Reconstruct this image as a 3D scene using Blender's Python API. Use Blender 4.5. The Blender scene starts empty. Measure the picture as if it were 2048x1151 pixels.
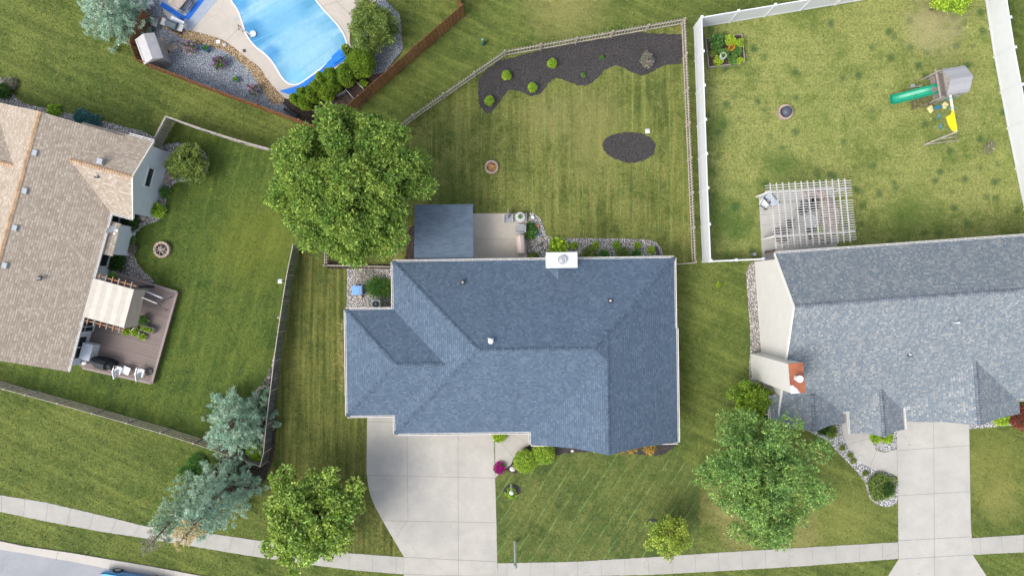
import bpy, math, random
import numpy as np
from mathutils import Vector

random.seed(7); rng = np.random.default_rng(7)
S = bpy.context.scene
COL = S.collection
R = math.radians

# ------------------------------------------------------------ camera, sky, sun
H = 49.3; F = 1440.0; CX = 1024.0; CY = 575.5
cam = bpy.data.cameras.new('camera'); cam.sensor_width = 36; cam.lens = F * 36 / 2048
cam.clip_start = 0.5; cam.clip_end = 2000
camo = bpy.data.objects.new('camera', cam); COL.objects.link(camo)
camo.location = (0, 0, H); camo.rotation_euler = (0, 0, 0); S.camera = camo

SUN_EL = R(52); SUN_AZ = R(238)          # azimuth clockwise from +Y (where the sun stands)
world = bpy.data.worlds.new('World'); S.world = world; world.use_nodes = True
wn = world.node_tree.nodes; bg = wn['Background']
sky = wn.new('ShaderNodeTexSky'); sky.sky_type = 'NISHITA'; sky.sun_disc = False
sky.sun_elevation = SUN_EL; sky.sun_rotation = SUN_AZ; sky.air_density = 1.0; sky.dust_density = 4.0; sky.ozone_density = 0.6
hs = wn.new('ShaderNodeHueSaturation'); hs.inputs['Saturation'].default_value = 0.55      # thin high cloud: a paler sky
world.node_tree.links.new(sky.outputs[0], hs.inputs['Color']); world.node_tree.links.new(hs.outputs[0], bg.inputs[0]); bg.inputs[1].default_value = 0.15
sl = bpy.data.lights.new('sun', 'SUN'); sl.energy = 0.8; sl.angle = R(24); sl.color = (1.0, 0.97, 0.92)
so = bpy.data.objects.new('sun', sl); COL.objects.link(so); so.location = (-40, -30, 60)
sd = Vector((math.sin(SUN_AZ) * math.cos(SUN_EL), math.cos(SUN_AZ) * math.cos(SUN_EL), math.sin(SUN_EL)))
so.rotation_euler = sd.to_track_quat('Z', 'Y').to_euler()
vs = S.view_settings; vs.view_transform = 'Standard'; vs.look = 'None'; vs.gamma = 1; vs.exposure = 0.9
S.display_settings.display_device = 'sRGB'

# ------------------------------------------------------------ helpers
def W(px, py, h=0.0):
    k = (H - h) / F
    return Vector(((px - CX) * k, (CY - py) * k, h))
def W2(px, py, h=0.0):
    v = W(px, py, h); return (v.x, v.y)

def tag(o, label=None, cat=None, group=None, kind=None):
    if label: o['label'] = label
    if cat: o['category'] = cat
    if group: o['group'] = group
    if kind: o['kind'] = kind
    return o
def empty(name, label, cat, loc=(0, 0, 0), rz=0, group=None):
    o = bpy.data.objects.new(name, None); COL.objects.link(o)
    o.location = loc; o.rotation_euler = (0, 0, rz); o.empty_display_size = 0.2
    return tag(o, label, cat, group)

class MB:
    """collects faces, then links them as ONE mesh object"""
    def __init__(s): s.v = []; s.f = []; s.m = []; s.uv = []
    def face(s, pts, m=0, uv=None):
        b = len(s.v); s.v += [tuple(p) for p in pts]; s.f.append(tuple(range(b, b + len(pts)))); s.m.append(m)
        s.uv.append(uv if uv else [(0, 0)] * len(pts))
    def prism(s, poly, z0, z1, m=0, mside=None):
        a = sum(poly[i][0] * poly[(i + 1) % len(poly)][1] - poly[(i + 1) % len(poly)][0] * poly[i][1] for i in range(len(poly)))
        if a < 0: poly = poly[::-1]
        s.face([(p[0], p[1], z1) for p in poly], m, [(p[0], p[1]) for p in poly])
        ms = m if mside is None else mside
        for i in range(len(poly)):
            p, q = poly[i], poly[(i + 1) % len(poly)]
            s.face([(p[0], p[1], z0), (q[0], q[1], z0), (q[0], q[1], z1), (p[0], p[1], z1)], ms)
    def box(s, c, size, rz=0, m=0, tilt=None):
        hx, hy, hz = size[0] / 2, size[1] / 2, size[2] / 2
        P = []
        for dz in (-hz, hz):
            for dx, dy in ((-hx, -hy), (hx, -hy), (hx, hy), (-hx, hy)):
                v = Vector((dx, dy, dz))
                if tilt: v.rotate(tilt)
                x = v.x * math.cos(rz) - v.y * math.sin(rz); y = v.x * math.sin(rz) + v.y * math.cos(rz)
                P.append((c[0] + x, c[1] + y, c[2] + v.z))
        for q in ((3, 2, 1, 0), (4, 5, 6, 7), (0, 1, 5, 4), (1, 2, 6, 5), (2, 3, 7, 6), (3, 0, 4, 7)):
            s.face([P[i] for i in q], m, [(P[i][0], P[i][1]) for i in q])
    def beam(s, a, b, w, h, m=0):
        a = Vector(a); b = Vector(b); d = (b - a).normalized()
        up = Vector((0, 0, 1)) if abs(d.z) < 0.95 else Vector((1, 0, 0))
        x = d.cross(up).normalized() * w / 2; y = x.cross(d).normalized() * h / 2
        P = [a - x - y, a + x - y, a + x + y, a - x + y, b - x - y, b + x - y, b + x + y, b - x + y]
        for q in ((0, 1, 2, 3), (7, 6, 5, 4), (1, 0, 4, 5), (2, 1, 5, 6), (3, 2, 6, 7), (0, 3, 7, 4)):
            s.face([P[i] for i in q], m)
    def tube(s, path, r, n=8, m=0, cap=True):
        path = [Vector(p) for p in path]
        if not hasattr(r, '__len__'): r = [r] * len(path)
        rings = []
        for i, p in enumerate(path):
            d = (path[min(i + 1, len(path) - 1)] - path[max(i - 1, 0)]).normalized()
            up = Vector((0, 0, 1)) if abs(d.z) < 0.9 else Vector((1, 0, 0))
            x = d.cross(up).normalized(); y = d.cross(x).normalized()
            b = len(s.v); s.v += [tuple(p + (x * math.cos(2 * math.pi * k / n) + y * math.sin(2 * math.pi * k / n)) * r[i]) for k in range(n)]
            rings.append(b)
        for i in range(len(rings) - 1):
            for k in range(n):
                a, b = rings[i], rings[i + 1]; k2 = (k + 1) % n
                s.f.append((a + k, a + k2, b + k2, b + k)); s.m.append(m); s.uv.append([(0, 0)] * 4)
        if cap:
            for b in (rings[0], rings[-1]):
                s.f.append(tuple(b + k for k in range(n))); s.m.append(m); s.uv.append([(0, 0)] * n)
    def lathe(s, prof, c, n=20, m=0, sx=1, sy=1):
        rings = []
        for r, z in prof:
            b = len(s.v); s.v += [(c[0] + r * sx * math.cos(2 * math.pi * k / n), c[1] + r * sy * math.sin(2 * math.pi * k / n), c[2] + z) for k in range(n)]
            rings.append(b)
        for a, b in zip(rings, rings[1:]):
            for k in range(n):
                k2 = (k + 1) % n
                s.f.append((a + k, a + k2, b + k2, b + k)); s.m.append(m); s.uv.append([(0, 0)] * 4)
        s.f.append(tuple(rings[-1] + k for k in range(n))); s.m.append(m); s.uv.append([(0, 0)] * n)
    def build(s, name, mats, parent=None, smooth=False, merge=False):
        me = bpy.data.meshes.new(name)
        pv = Vector((0, 0, 0))
        v = s.v
        if parent is not None:
            mw = parent_world(parent).inverted()
            v = [tuple(mw @ Vector(p)) for p in v]
        me.from_pydata(v, [], s.f)
        if not isinstance(mats, (list, tuple)): mats = [mats]
        for m in mats: me.materials.append(m)
        me.polygons.foreach_set('material_index', s.m)
        uvl = me.uv_layers.new(name='UVMap')
        flat = [c for f in s.uv for u in f for c in u]
        uvl.data.foreach_set('uv', flat)
        if smooth: me.polygons.foreach_set('use_smooth', [True] * len(s.f))
        me.validate()
        o = bpy.data.objects.new(name, me); COL.objects.link(o)
        if parent is not None: o.parent = parent
        return o
from mathutils import Matrix
def parent_world(p):
    m = Matrix.Translation(p.location) @ p.rotation_euler.to_matrix().to_4x4()
    return (parent_world(p.parent) @ m) if p.parent else m

# ------------------------------------------------------------ materials
M = {}
class NT:
    def __init__(s, name):
        s.mat = bpy.data.materials.new(name); s.mat.use_nodes = True
        s.n = s.mat.node_tree.nodes; s.l = s.mat.node_tree.links
        s.b = s.n['Principled BSDF']; s.out = s.n['Material Output']
        s.b.inputs['Specular IOR Level'].default_value = 0.3
    def val(s, sock, x):
        if hasattr(x, 'is_linked') or isinstance(x, bpy.types.NodeSocket): s.l.new(x, sock)
        else: sock.default_value = x
    def pos(s):
        if not hasattr(s, '_p'): s._p = s.n.new('ShaderNodeTexCoord').outputs['Object']
        return s._p
    def uv(s): return s.n.new('ShaderNodeTexCoord').outputs['UV']
    def wpos(s):
        return s.n.new('ShaderNodeNewGeometry').outputs['Position']
    def noise(s, scale, detail=3, vec=None, rough=0.55, dist=0.0):
        t = s.n.new('ShaderNodeTexNoise'); s.l.new(vec if vec is not None else s.wpos(), t.inputs['Vector'])
        t.inputs['Scale'].default_value = scale; t.inputs['Detail'].default_value = detail; t.inputs['Roughness'].default_value = rough
        t.inputs['Distortion'].default_value = dist
        return t.outputs['Fac']
    def math(s, op, a, b=0.0, c=None, clamp=False):
        t = s.n.new('ShaderNodeMath'); t.operation = op; t.use_clamp = clamp
        s.val(t.inputs[0], a); s.val(t.inputs[1], b)
        if c is not None: s.val(t.inputs[2], c)
        return t.outputs[0]
    def ramp(s, fac, stops, interp='LINEAR'):
        t = s.n.new('ShaderNodeValToRGB'); t.color_ramp.interpolation = interp; e = t.color_ramp.elements
        e[0].position = stops[0][0]; e[1].position = stops[-1][0]
        for p, _ in stops[1:-1]: e.new(p)
        for i, (p, c) in enumerate(stops):
            e[i].color = (c[0], c[1], c[2], 1) if hasattr(c, '__len__') else (c, c, c, 1)
        s.l.new(fac, t.inputs[0]); return t.outputs[0]
    def step(s, x, a, b):
        t = s.n.new('ShaderNodeMapRange'); t.clamp = True; s.val(t.inputs[0], x)
        t.inputs[1].default_value = a; t.inputs[2].default_value = b; t.inputs[3].default_value = 0; t.inputs[4].default_value = 1
        return t.outputs[0]
    def mix(s, fac, a, b, mode='MIX'):
        t = s.n.new('ShaderNodeMix'); t.data_type = 'RGBA'; t.blend_type = mode; t.clamp_factor = True
        s.val(t.inputs[0], fac)
        for k, x in ((6, a), (7, b)):
            if isinstance(x, bpy.types.NodeSocket): s.l.new(x, t.inputs[k])
            else: t.inputs[k].default_value = (x[0], x[1], x[2], 1)
        return t.outputs[2]
    def bump(s, h, strength=0.3, dist=0.02):
        t = s.n.new('ShaderNodeBump'); t.inputs['Strength'].default_value = strength; t.inputs['Distance'].default_value = dist
        s.l.new(h, t.inputs['Height']); s.l.new(t.outputs[0], s.b.inputs['Normal'])
    def done(s, col, rough=0.8, metal=0.0):
        s.val(s.b.inputs['Base Color'], col if isinstance(col, bpy.types.NodeSocket) else (col[0], col[1], col[2], 1))
        s.val(s.b.inputs['Roughness'], rough); s.b.inputs['Metallic'].default_value = metal
        return s.mat

def plain(name, c, rough=0.7, var=0.12, scale=6, metal=0.0, bump=0.0, dirt=0.0):
    t = NT(name); n = t.noise(scale, 4)
    lo = [x * (1 - var) for x in c]; hi = [min(1, x * (1 + var)) for x in c]
    col = t.ramp(n, [(0.3, lo), (0.7, hi)])
    if dirt:
        d = t.step(t.noise(1.3, 5, rough=0.7), 0.5, 0.75)
        col = t.mix(t.math('MULTIPLY', d, dirt), col, [x * 0.5 for x in c])
    if bump: t.bump(t.noise(scale * 5, 3), bump, 0.01)
    return t.done(col, rough, metal)

def islandmat(name, c, var=0.35, rough=0.8):
    t = NT(name); g = t.n.new('ShaderNodeNewGeometry')
    col = t.ramp(g.outputs['Random Per Island'], [(0, [x * (1 - var) for x in c]), (1, [x * (1 + var) for x in c])])
    col = t.mix(t.math('MULTIPLY', t.noise(5, 4), 0.3), col, [x * 0.6 for x in c]); return t.done(col, rough)
def grass(name, *a, **k):
    M[name + '/blade'] = grass_(name + '_blade', *a, **k, blade=True); return grass_(name, *a, **k)
def grass_(name, base, dry, dark, ang=90, sp=0.9, lines=0.0, bands=0.1, tufts=0.0, dryamt=0.5, patches=(), lncol=(0.20, 0.34, 0.11), wob=0.25, blade=False):
    """mown lawn: fine blade speckle, broad dry and lush areas, mower passes, darker green tufts and set patches of other tone"""
    t = NT(name); P = t.wpos()
    big = t.noise(0.13, 4, P, 0.6); mid = t.noise(0.9, 5, P, 0.68); fine = t.noise(7, 5, P, 0.78); vf = t.noise(26, 3, P, 0.8)
    x = t.math('ADD', t.math('MULTIPLY', big, 0.5), t.math('MULTIPLY', mid, 0.5))
    d0 = 0.62 - 0.2 * dryamt
    col = t.mix(t.step(x, d0 - 0.1, d0 + 0.13), base, dry)
    col = t.mix(t.math('MULTIPLY', t.step(t.noise(0.35, 6, P, 0.72, 0.4), 0.48, 0.62), 0.8), col, dark)
    col = t.mix(t.math('MULTIPLY', t.step(t.noise(2.2, 6, P, 0.82), 0.5, 0.58), 0.7), col, dry)
    col = t.mix(t.math('MULTIPLY', t.step(t.noise(3.3, 6, P, 0.85), 0.53, 0.6), 0.6), col, dark)
    col = t.mix(t.math('MULTIPLY', t.step(fine, 0.46, 0.58), 0.6), col, [c * 0.52 for c in base])
    col = t.mix(t.math('MULTIPLY', t.step(vf, 0.5, 0.7), 0.55), col, [c * 1.35 for c in dry])
    sep = t.n.new('ShaderNodeSeparateXYZ'); t.l.new(P, sep.inputs[0])
    a = R(ang); nx, ny = -math.sin(a), math.cos(a)
    s = t.math('ADD', t.math('MULTIPLY', sep.outputs[0], nx), t.math('MULTIPLY', sep.outputs[1], ny))
    s = t.math('ADD', s, t.math('ADD', t.math('MULTIPLY', t.noise(0.22, 2, P), wob * 2), t.math('MULTIPLY', t.noise(3, 3, P), 0.1)))
    if bands:
        mp = t.n.new('ShaderNodeMapping'); mp.vector_type = 'TEXTURE'; t.l.new(P, mp.inputs[0]); mp.inputs['Rotation'].default_value = (0, 0, a); mp.inputs['Scale'].default_value = (7.0, 0.55 * sp, 1)
        sk = t.noise(1.0, 4, mp.outputs[0], 0.65, 0.3)
        col = t.mix(t.math('MULTIPLY', t.step(sk, 0.5, 0.64), bands), col, [c * 0.5 for c in base])
        col = t.mix(t.math('MULTIPLY', t.step(sk, 0.47, 0.36), bands * 0.8), col, [c * 1.25 for c in dry])
    if lines:
        fr = t.math('ABSOLUTE', t.math('SUBTRACT', t.math('FRACT', t.math('DIVIDE', s, sp)), 0.5))
        ln = t.step(fr, 0.06, 0.0)
        ln = t.math('MULTIPLY', ln, t.step(t.noise(0.8, 5, P, 0.75), 0.43, 0.6))
        ln = t.math('MULTIPLY', ln, t.step(vf, 0.3, 0.6))
        col = t.mix(t.math('MULTIPLY', ln, lines), col, lncol)
    if tufts:
        v = t.n.new('ShaderNodeTexVoronoi'); v.inputs['Scale'].default_value = 0.95; t.l.new(P, v.inputs['Vector'])
        sc = t.n.new('ShaderNodeSeparateColor'); t.l.new(v.outputs['Color'], sc.inputs[0])
        dd = t.math('ADD', v.outputs['Distance'], t.math('MULTIPLY', t.math('SUBTRACT', mid, 0.5), 0.35))
        k = t.math('MULTIPLY', t.step(dd, 0.36, 0.12), t.step(sc.outputs[0], 0.35, 0.4))
        col = t.mix(t.math('MULTIPLY', k, tufts), col, (0.035, 0.085, 0.025))
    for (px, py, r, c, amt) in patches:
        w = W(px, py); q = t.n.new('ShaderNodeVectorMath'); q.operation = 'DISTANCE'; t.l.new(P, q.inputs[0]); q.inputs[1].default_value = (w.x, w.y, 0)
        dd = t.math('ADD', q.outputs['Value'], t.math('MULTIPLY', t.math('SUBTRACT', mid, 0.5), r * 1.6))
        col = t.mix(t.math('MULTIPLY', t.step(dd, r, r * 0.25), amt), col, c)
    if blade:
        g = t.n.new('ShaderNodeNewGeometry'); br = t.ramp(g.outputs['Random Per Island'], [(0, 0.35), (0.5, 0.95), (0.85, 1.4), (1.0, 2.6)])
        col = t.mix(1.0, col, br, 'MULTIPLY')
    else: t.bump(t.math('ADD', fine, vf), 0.5, 0.05)
    return t.done(col, 0.95)

def gravel(name, cols, scale=16, dirt=0.25):
    t = NT(name); P = t.wpos()
    v = t.n.new('ShaderNodeTexVoronoi'); v.inputs['Scale'].default_value = scale; t.l.new(P, v.inputs['Vector'])
    sc = t.n.new('ShaderNodeSeparateColor'); t.l.new(v.outputs['Color'], sc.inputs[0])
    n = len(cols)
    col = t.ramp(sc.outputs[0], [(i / n, c) for i, c in enumerate(cols)], 'CONSTANT')
    col = t.mix(t.step(v.outputs['Distance'], 0.38, 0.62), col, [c * 0.22 for c in cols[0]])
    col = t.mix(t.math('MULTIPLY', t.step(t.noise(1.2, 5, P, 0.7), 0.5, 0.7), dirt), col, [c * 0.4 for c in cols[1]])
    t.bump(t.math('SUBTRACT', 1.0, v.outputs['Distance']), 0.9, 0.06)
    return t.done(col, 0.85)

def shingle(name, cols, line, w=0.21, h=0.145, linew=0.016):
    t = NT(name); uv = t.uv()
    b = t.n.new('ShaderNodeTexBrick'); t.l.new(uv, b.inputs['Vector'])
    b.inputs['Scale'].default_value = 1; b.inputs['Brick Width'].default_value = w; b.inputs['Row Height'].default_value = h
    b.inputs['Mortar Size'].default_value = linew; b.inputs['Mortar Smooth'].default_value = 0.2; b.offset = 0.37; b.offset_frequency = 2
    cols = [[x * 1.25 for x in c] for c in cols]
    b.squash = 0.7; b.squash_frequency = 3
    b.inputs['Color1'].default_value = (0, 0, 0, 1); b.inputs['Color2'].default_value = (1, 1, 1, 1); b.inputs['Mortar'].default_value = (0.5, 0.5, 0.5, 1)
    b.inputs['Bias'].default_value = 0
    n = len(cols)
    col = t.ramp(b.outputs['Color'], [(i / n, c) for i, c in enumerate(cols)], 'LINEAR')
    col = t.mix(t.math('MULTIPLY', t.step(t.noise(0.5, 5), 0.35, 0.75), 0.15), col, [c * 0.72 for c in cols[1]])
    mpv = t.n.new('ShaderNodeMapping'); t.l.new(uv, mpv.inputs[0]); mpv.inputs['Scale'].default_value = (1.6, 0.12, 1)
    col = t.mix(t.math('MULTIPLY', t.step(t.noise(1.0, 5, mpv.outputs[0], 0.7), 0.45, 0.75), 0.3), col, [c * 0.7 for c in cols[1]])
    col = t.mix(t.math('MULTIPLY', t.noise(40, 2), 0.25), col, [c * 0.5 for c in cols[0]])
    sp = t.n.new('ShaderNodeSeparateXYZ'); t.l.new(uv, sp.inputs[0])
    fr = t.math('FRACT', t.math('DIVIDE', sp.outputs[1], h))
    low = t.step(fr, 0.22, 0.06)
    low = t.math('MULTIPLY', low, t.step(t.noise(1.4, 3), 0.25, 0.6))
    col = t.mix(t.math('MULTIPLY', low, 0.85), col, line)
    col = t.mix(t.math('MULTIPLY', b.outputs['Fac'], 0.35), col, line)
    t.bump(fr, 0.35, 0.012)
    return t.done(col, 0.9)

LEAFGAIN = 1.6
def leafmat(name, cols, trans=0.35):
    t = NT(name); g = t.n.new('ShaderNodeNewGeometry')
    cols = [[min(.8, x * LEAFGAIN) for x in c] for c in cols]
    n = len(cols); col = t.ramp(g.outputs['Random Per Island'], [(i / max(1, n - 1), c) for i, c in enumerate(cols)])
    wn_ = t.n.new('ShaderNodeTexWhiteNoise'); wn_.noise_dimensions = '1D'; t.l.new(g.outputs['Random Per Island'], wn_.inputs['W'])
    col = t.mix(1.0, col, t.ramp(wn_.outputs['Value'], [(0, 0.5), (0.5, 0.95), (0.85, 1.3), (1.0, 1.9)]), 'MULTIPLY')  # random brightness per leaf, with highlights painted into the bright end
    col = t.mix(t.step(t.noise(0.8, 4), 0.42, 0.6), col, t.mix(1.0, col, (0.72, 0.84, 0.85), 'MULTIPLY'))
    t.done(col, 0.5)
    tr = t.n.new('ShaderNodeBsdfTranslucent'); t.l.new(col, tr.inputs[0])
    mx = t.n.new('ShaderNodeMixShader'); mx.inputs[0].default_value = trans
    t.l.new(t.b.outputs[0], mx.inputs[1]); t.l.new(tr.outputs[0], mx.inputs[2]); t.l.new(mx.outputs[0], t.out.inputs[0])
    return t.mat

def boards(name, c, w=0.14, ang=0.0, gap=0.12, var=0.25, rough=0.8):
    """planks running along `ang`; gap lines between them"""
    t = NT(name); P = t.wpos(); sep = t.n.new('ShaderNodeSeparateXYZ'); t.l.new(P, sep.inputs[0])
    a = R(ang); s = t.math('ADD', t.math('MULTIPLY', sep.outputs[0], -math.sin(a)), t.math('MULTIPLY', sep.outputs[1], math.cos(a)))
    q = t.math('DIVIDE', s, w); fr = t.math('FRACT', q); fl = t.math('FLOOR', q)
    wn_ = t.n.new('ShaderNodeTexWhiteNoise'); wn_.noise_dimensions = '1D'; t.l.new(fl, wn_.inputs['W'])
    col = t.ramp(wn_.outputs['Value'], [(0, [x * (1 - var) for x in c]), (1, [x * (1 + var) for x in c])])
    col = t.mix(t.math('MULTIPLY', t.noise(3, 5), 0.35), col, [x * 0.6 for x in c])
    e = t.step(t.math('ABSOLUTE', t.math('SUBTRACT', fr, 0.5)), 0.5 - gap, 0.5 - gap * 0.4)
    col = t.mix(e, col, [x * 0.2 for x in c])
    return t.done(col, rough)

def concrete(name, c=(0.43, 0.415, 0.385), stain=0.3, patches=()):
    t = NT(name); P = t.wpos()
    col = t.ramp(t.noise(0.7, 6, P, 0.7), [(0.3, [x * 0.86 for x in c]), (0.7, [x * 1.08 for x in c])])
    col = t.mix(t.math('MULTIPLY', t.noise(30, 4, P, 0.8), 0.22), col, [x * 0.6 for x in c])
    col = t.mix(t.math('MULTIPLY', t.step(t.noise(0.28, 5, P, 0.65, 0.6), 0.5, 0.75), stain), col, [c[0] * 0.62, c[1] * 0.66, c[2] * 0.7])
    for (px, py, r, amt) in patches:
        w = W(px, py); q = t.n.new('ShaderNodeVectorMath'); q.operation = 'DISTANCE'; t.l.new(P, q.inputs[0]); q.inputs[1].default_value = (w.x, w.y, 0)
        dd = t.math('ADD', q.outputs['Value'], t.math('MULTIPLY', t.math('SUBTRACT', t.noise(0.9, 5, P, 0.7), 0.5), r * 1.5))
        col = t.mix(t.math('MULTIPLY', t.step(dd, r, r * 0.1), amt), col, [c[0] * 0.55, c[1] * 0.6, c[2] * 0.68])
    v = t.n.new('ShaderNodeTexVoronoi'); v.feature = 'DISTANCE_TO_EDGE'; v.inputs['Scale'].default_value = 0.22
    wv = t.n.new('ShaderNodeVectorMath'); wv.operation = 'ADD'; t.l.new(P, wv.inputs[0]); nz = t.n.new('ShaderNodeTexNoise'); nz.inputs['Scale'].default_value = 1.5; nz.inputs['Detail'].default_value = 5; t.l.new(P, nz.inputs['Vector']); t.l.new(nz.outputs['Color'], wv.inputs[1]); t.l.new(wv.outputs[0], v.inputs['Vector'])
    crk = t.math('MULTIPLY', t.step(v.outputs['Distance'], 0.0035, 0.0), t.step(t.noise(0.35, 3, P), 0.5, 0.56))
    col = t.mix(t.math('MULTIPLY', crk, 0.6), col, [x * 0.45 for x in c])
    col = t.mix(t.math('MULTIPLY', t.step(t.noise(3.5, 2, P, 0.4), 0.72, 0.8), 0.4), col, [x * 0.45 for x in c])
    t.bump(t.noise(60, 3, P), 0.15, 0.01)
    return t.done(col, 0.85)

GB = (0.086, 0.128, 0.024); GD = (0.215, 0.215, 0.05); GK = (0.048, 0.092, 0.012)
M['grass_base'] = grass('grass_verge', GB, (0.165, 0.19, 0.045), (0.045, 0.082, 0.014), ang=-24, sp=0.9, lines=0.0, bands=0.38, dryamt=0.5,
    patches=[(1450, 1010, 2.2, (0.30, 0.25, 0.10), 0.6), (1600, 1070, 2.4, (0.27, 0.24, 0.09), 0.5), (1130, 5, 3.5, (0.26, 0.24, 0.085), 0.6), (690, 590, 1.2, (0.30, 0.26, 0.12), 0.7), (1480, 1075, 2, (0.27, 0.24, 0.09), 0.5), (1980, 930, 3, (0.23, 0.23, 0.06), 0.5), (2000, 1000, 2, (0.25, 0.24, 0.07), 0.5), (1700, 1050, 3, (0.22, 0.23, 0.06), 0.5)])
M['grass_mid'] = grass('grass_fenced_yard', (0.078, 0.124, 0.018), (0.205, 0.207, 0.058), (0.036, 0.072, 0.010), ang=90.5, sp=0.86, lines=0.85, bands=0.4, dryamt=0.95, wob=0.12,
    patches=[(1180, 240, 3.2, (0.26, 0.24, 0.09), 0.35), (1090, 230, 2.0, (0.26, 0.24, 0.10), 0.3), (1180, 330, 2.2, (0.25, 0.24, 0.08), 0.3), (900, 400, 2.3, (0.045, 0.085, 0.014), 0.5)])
M['grass_ne'] = grass('grass_play_yard', (0.115, 0.17, 0.03), (0.275, 0.29, 0.09), (0.075, 0.13, 0.02), ang=0, sp=1.3, lines=0, bands=0.12, tufts=0.7, dryamt=1.15,
    patches=[(1870, 50, 2.6, (0.38, 0.32, 0.19), 0.5), (1460, 440, 2.6, (0.04, 0.10, 0.015), 0.6), (1560, 330, 1.8, (0.05, 0.11, 0.018), 0.5), (1820, 430, 2.4, (0.07, 0.125, 0.02), 0.6), (1440, 250, 1.4, (0.05, 0.11, 0.018), 0.5)])
M['grass_left'] = grass('grass_lush_yard', (0.054, 0.100, 0.016), (0.122, 0.156, 0.028), (0.027, 0.065, 0.011), ang=75, sp=1.0, lines=0.2, bands=0.3, dryamt=0.6,
    patches=[(520, 480, 4, (0.17, 0.19, 0.025), 0.4)])
M['grass_front'] = grass('grass_front_yard', (0.076, 0.120, 0.026), (0.165, 0.178, 0.05), (0.036, 0.076, 0.015), ang=57, sp=1.05, lines=1.0, bands=0.3, dryamt=0.5, wob=0.1)
M['grass_side'] = grass('grass_side_yard', (0.073, 0.108, 0.02), (0.175, 0.172, 0.044), (0.037, 0.068, 0.013), ang=89, sp=0.5, lines=0.0, bands=0.6, dryamt=0.7, wob=0.1)
M['gravel_white'] = gravel('river_rock', [(0.54, 0.52, 0.50), (0.36, 0.33, 0.30), (0.70, 0.68, 0.66), (0.27, 0.25, 0.24), (0.50, 0.43, 0.35), (0.6, 0.59, 0.6)], 13)
M['gravel_pale'] = gravel('pale_rock', [(0.64, 0.64, 0.66), (0.47, 0.47, 0.49), (0.75, 0.75, 0.76), (0.36, 0.37, 0.4), (0.6, 0.57, 0.53)], 13, 0.15)
M['gravel_blue'] = gravel('blue_grey_chips', [(0.38, 0.43, 0.51), (0.27, 0.32, 0.39), (0.50, 0.55, 0.62), (0.34, 0.39, 0.46), (0.62, 0.64, 0.67)], 19, 0.3)
M['gravel_tan'] = gravel('tan_pebbles', [(0.52, 0.36, 0.18), (0.38, 0.24, 0.11), (0.64, 0.5, 0.32), (0.45, 0.32, 0.19), (0.7, 0.58, 0.42)], 17, 0.2)
M['mulch'] = gravel('black_mulch', [(0.105, 0.098, 0.102), (0.145, 0.135, 0.138), (0.085, 0.08, 0.082), (0.20, 0.175, 0.16), (0.12, 0.112, 0.114)], 34, 0.9)
M['mulch_brown'] = gravel('brown_mulch', [(0.11, 0.08, 0.065), (0.08, 0.06, 0.05), (0.16, 0.12, 0.10), (0.06, 0.045, 0.04)], 24, 0.4)
M['concrete'] = concrete('driveway_concrete', (0.42, 0.402, 0.365), 0.3, [(765, 935, 2.4, 0.33), (762, 1000, 2.2, 0.33), (800, 900, 2.2, 0.22), (850, 1040, 3.0, 0.3), (830, 950, 2.0, 0.3), (990, 1110, 1.2, 0.2)])
M['concrete_r'] = concrete('pale_concrete', (0.43, 0.42, 0.39), 0.15)
M['sidewalk'] = concrete('sidewalk_concrete', (0.385, 0.375, 0.345), 0.2)
M['pooldeck'] = concrete('pool_deck_concrete', (0.47, 0.43, 0.38), 0.15)
M['joint'] = plain('joint_grime', (0.24, 0.23, 0.21), 0.9)
M['asphalt'] = concrete('worn_asphalt', (0.30, 0.31, 0.335), 0.3)
M['curb'] = concrete('curb_concrete', (0.48, 0.45, 0.41), 0.3)
M['white'] = plain('white_vinyl', (0.64, 0.66, 0.69), 0.45, 0.03, 2)
M['pergola'] = plain('weathered_white_wood', (0.50, 0.495, 0.48), 0.7, 0.1, 4)
M['white_trim'] = plain('white_trim', (0.70, 0.69, 0.66), 0.5, 0.05, 3)
M['gutter_in'] = plain('gutter_inside', (0.22, 0.22, 0.23), 0.7)
M['sh_blue'] = shingle('blue_shingle', [(0.054, 0.086, 0.128), (0.068, 0.103, 0.150), (0.082, 0.120, 0.170), (0.112, 0.153, 0.205), (0.074, 0.111, 0.160)], (0.034, 0.048, 0.078))
M['sh_grey'] = shingle('grey_shingle', [(0.10, 0.138, 0.172), (0.115, 0.152, 0.187), (0.14, 0.172, 0.20), (0.30, 0.305, 0.295), (0.112, 0.15, 0.19), (0.20, 0.215, 0.225)], (0.085, 0.108, 0.135), w=0.17)
M['sh_tan'] = shingle('tan_shingle', [(0.25, 0.205, 0.16), (0.325, 0.275, 0.222), (0.38, 0.328, 0.268), (0.43, 0.38, 0.32), (0.295, 0.245, 0.195)], (0.15, 0.105, 0.07), w=0.22)
M['cap_blue'] = islandmat('blue_ridge_cap', (0.088, 0.128, 0.182), 0.3, 0.9); M['cap_grey'] = plain('grey_ridge_cap', (0.16, 0.18, 0.21), 0.9, 0.4, 3)
M['cap_tan'] = plain('tan_ridge_cap', (0.40, 0.28, 0.18), 0.9, 0.3, 3)
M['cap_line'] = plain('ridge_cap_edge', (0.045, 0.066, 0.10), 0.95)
M['siding_w'] = plain('cream_siding', (0.62, 0.61, 0.58), 0.6, 0.04, 2); M['siding_b'] = plain('pale_blue_siding', (0.60, 0.65, 0.72), 0.6, 0.05, 2)
M['glass'] = plain('window_glass', (0.02, 0.03, 0.035), 0.08, 0.1)
M['bark'] = plain('bark', (0.13, 0.10, 0.075), 0.9, 0.4, 8, bump=0.5); M['twig'] = plain('bare_twig', (0.33, 0.31, 0.29), 0.9, 0.2)
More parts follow.
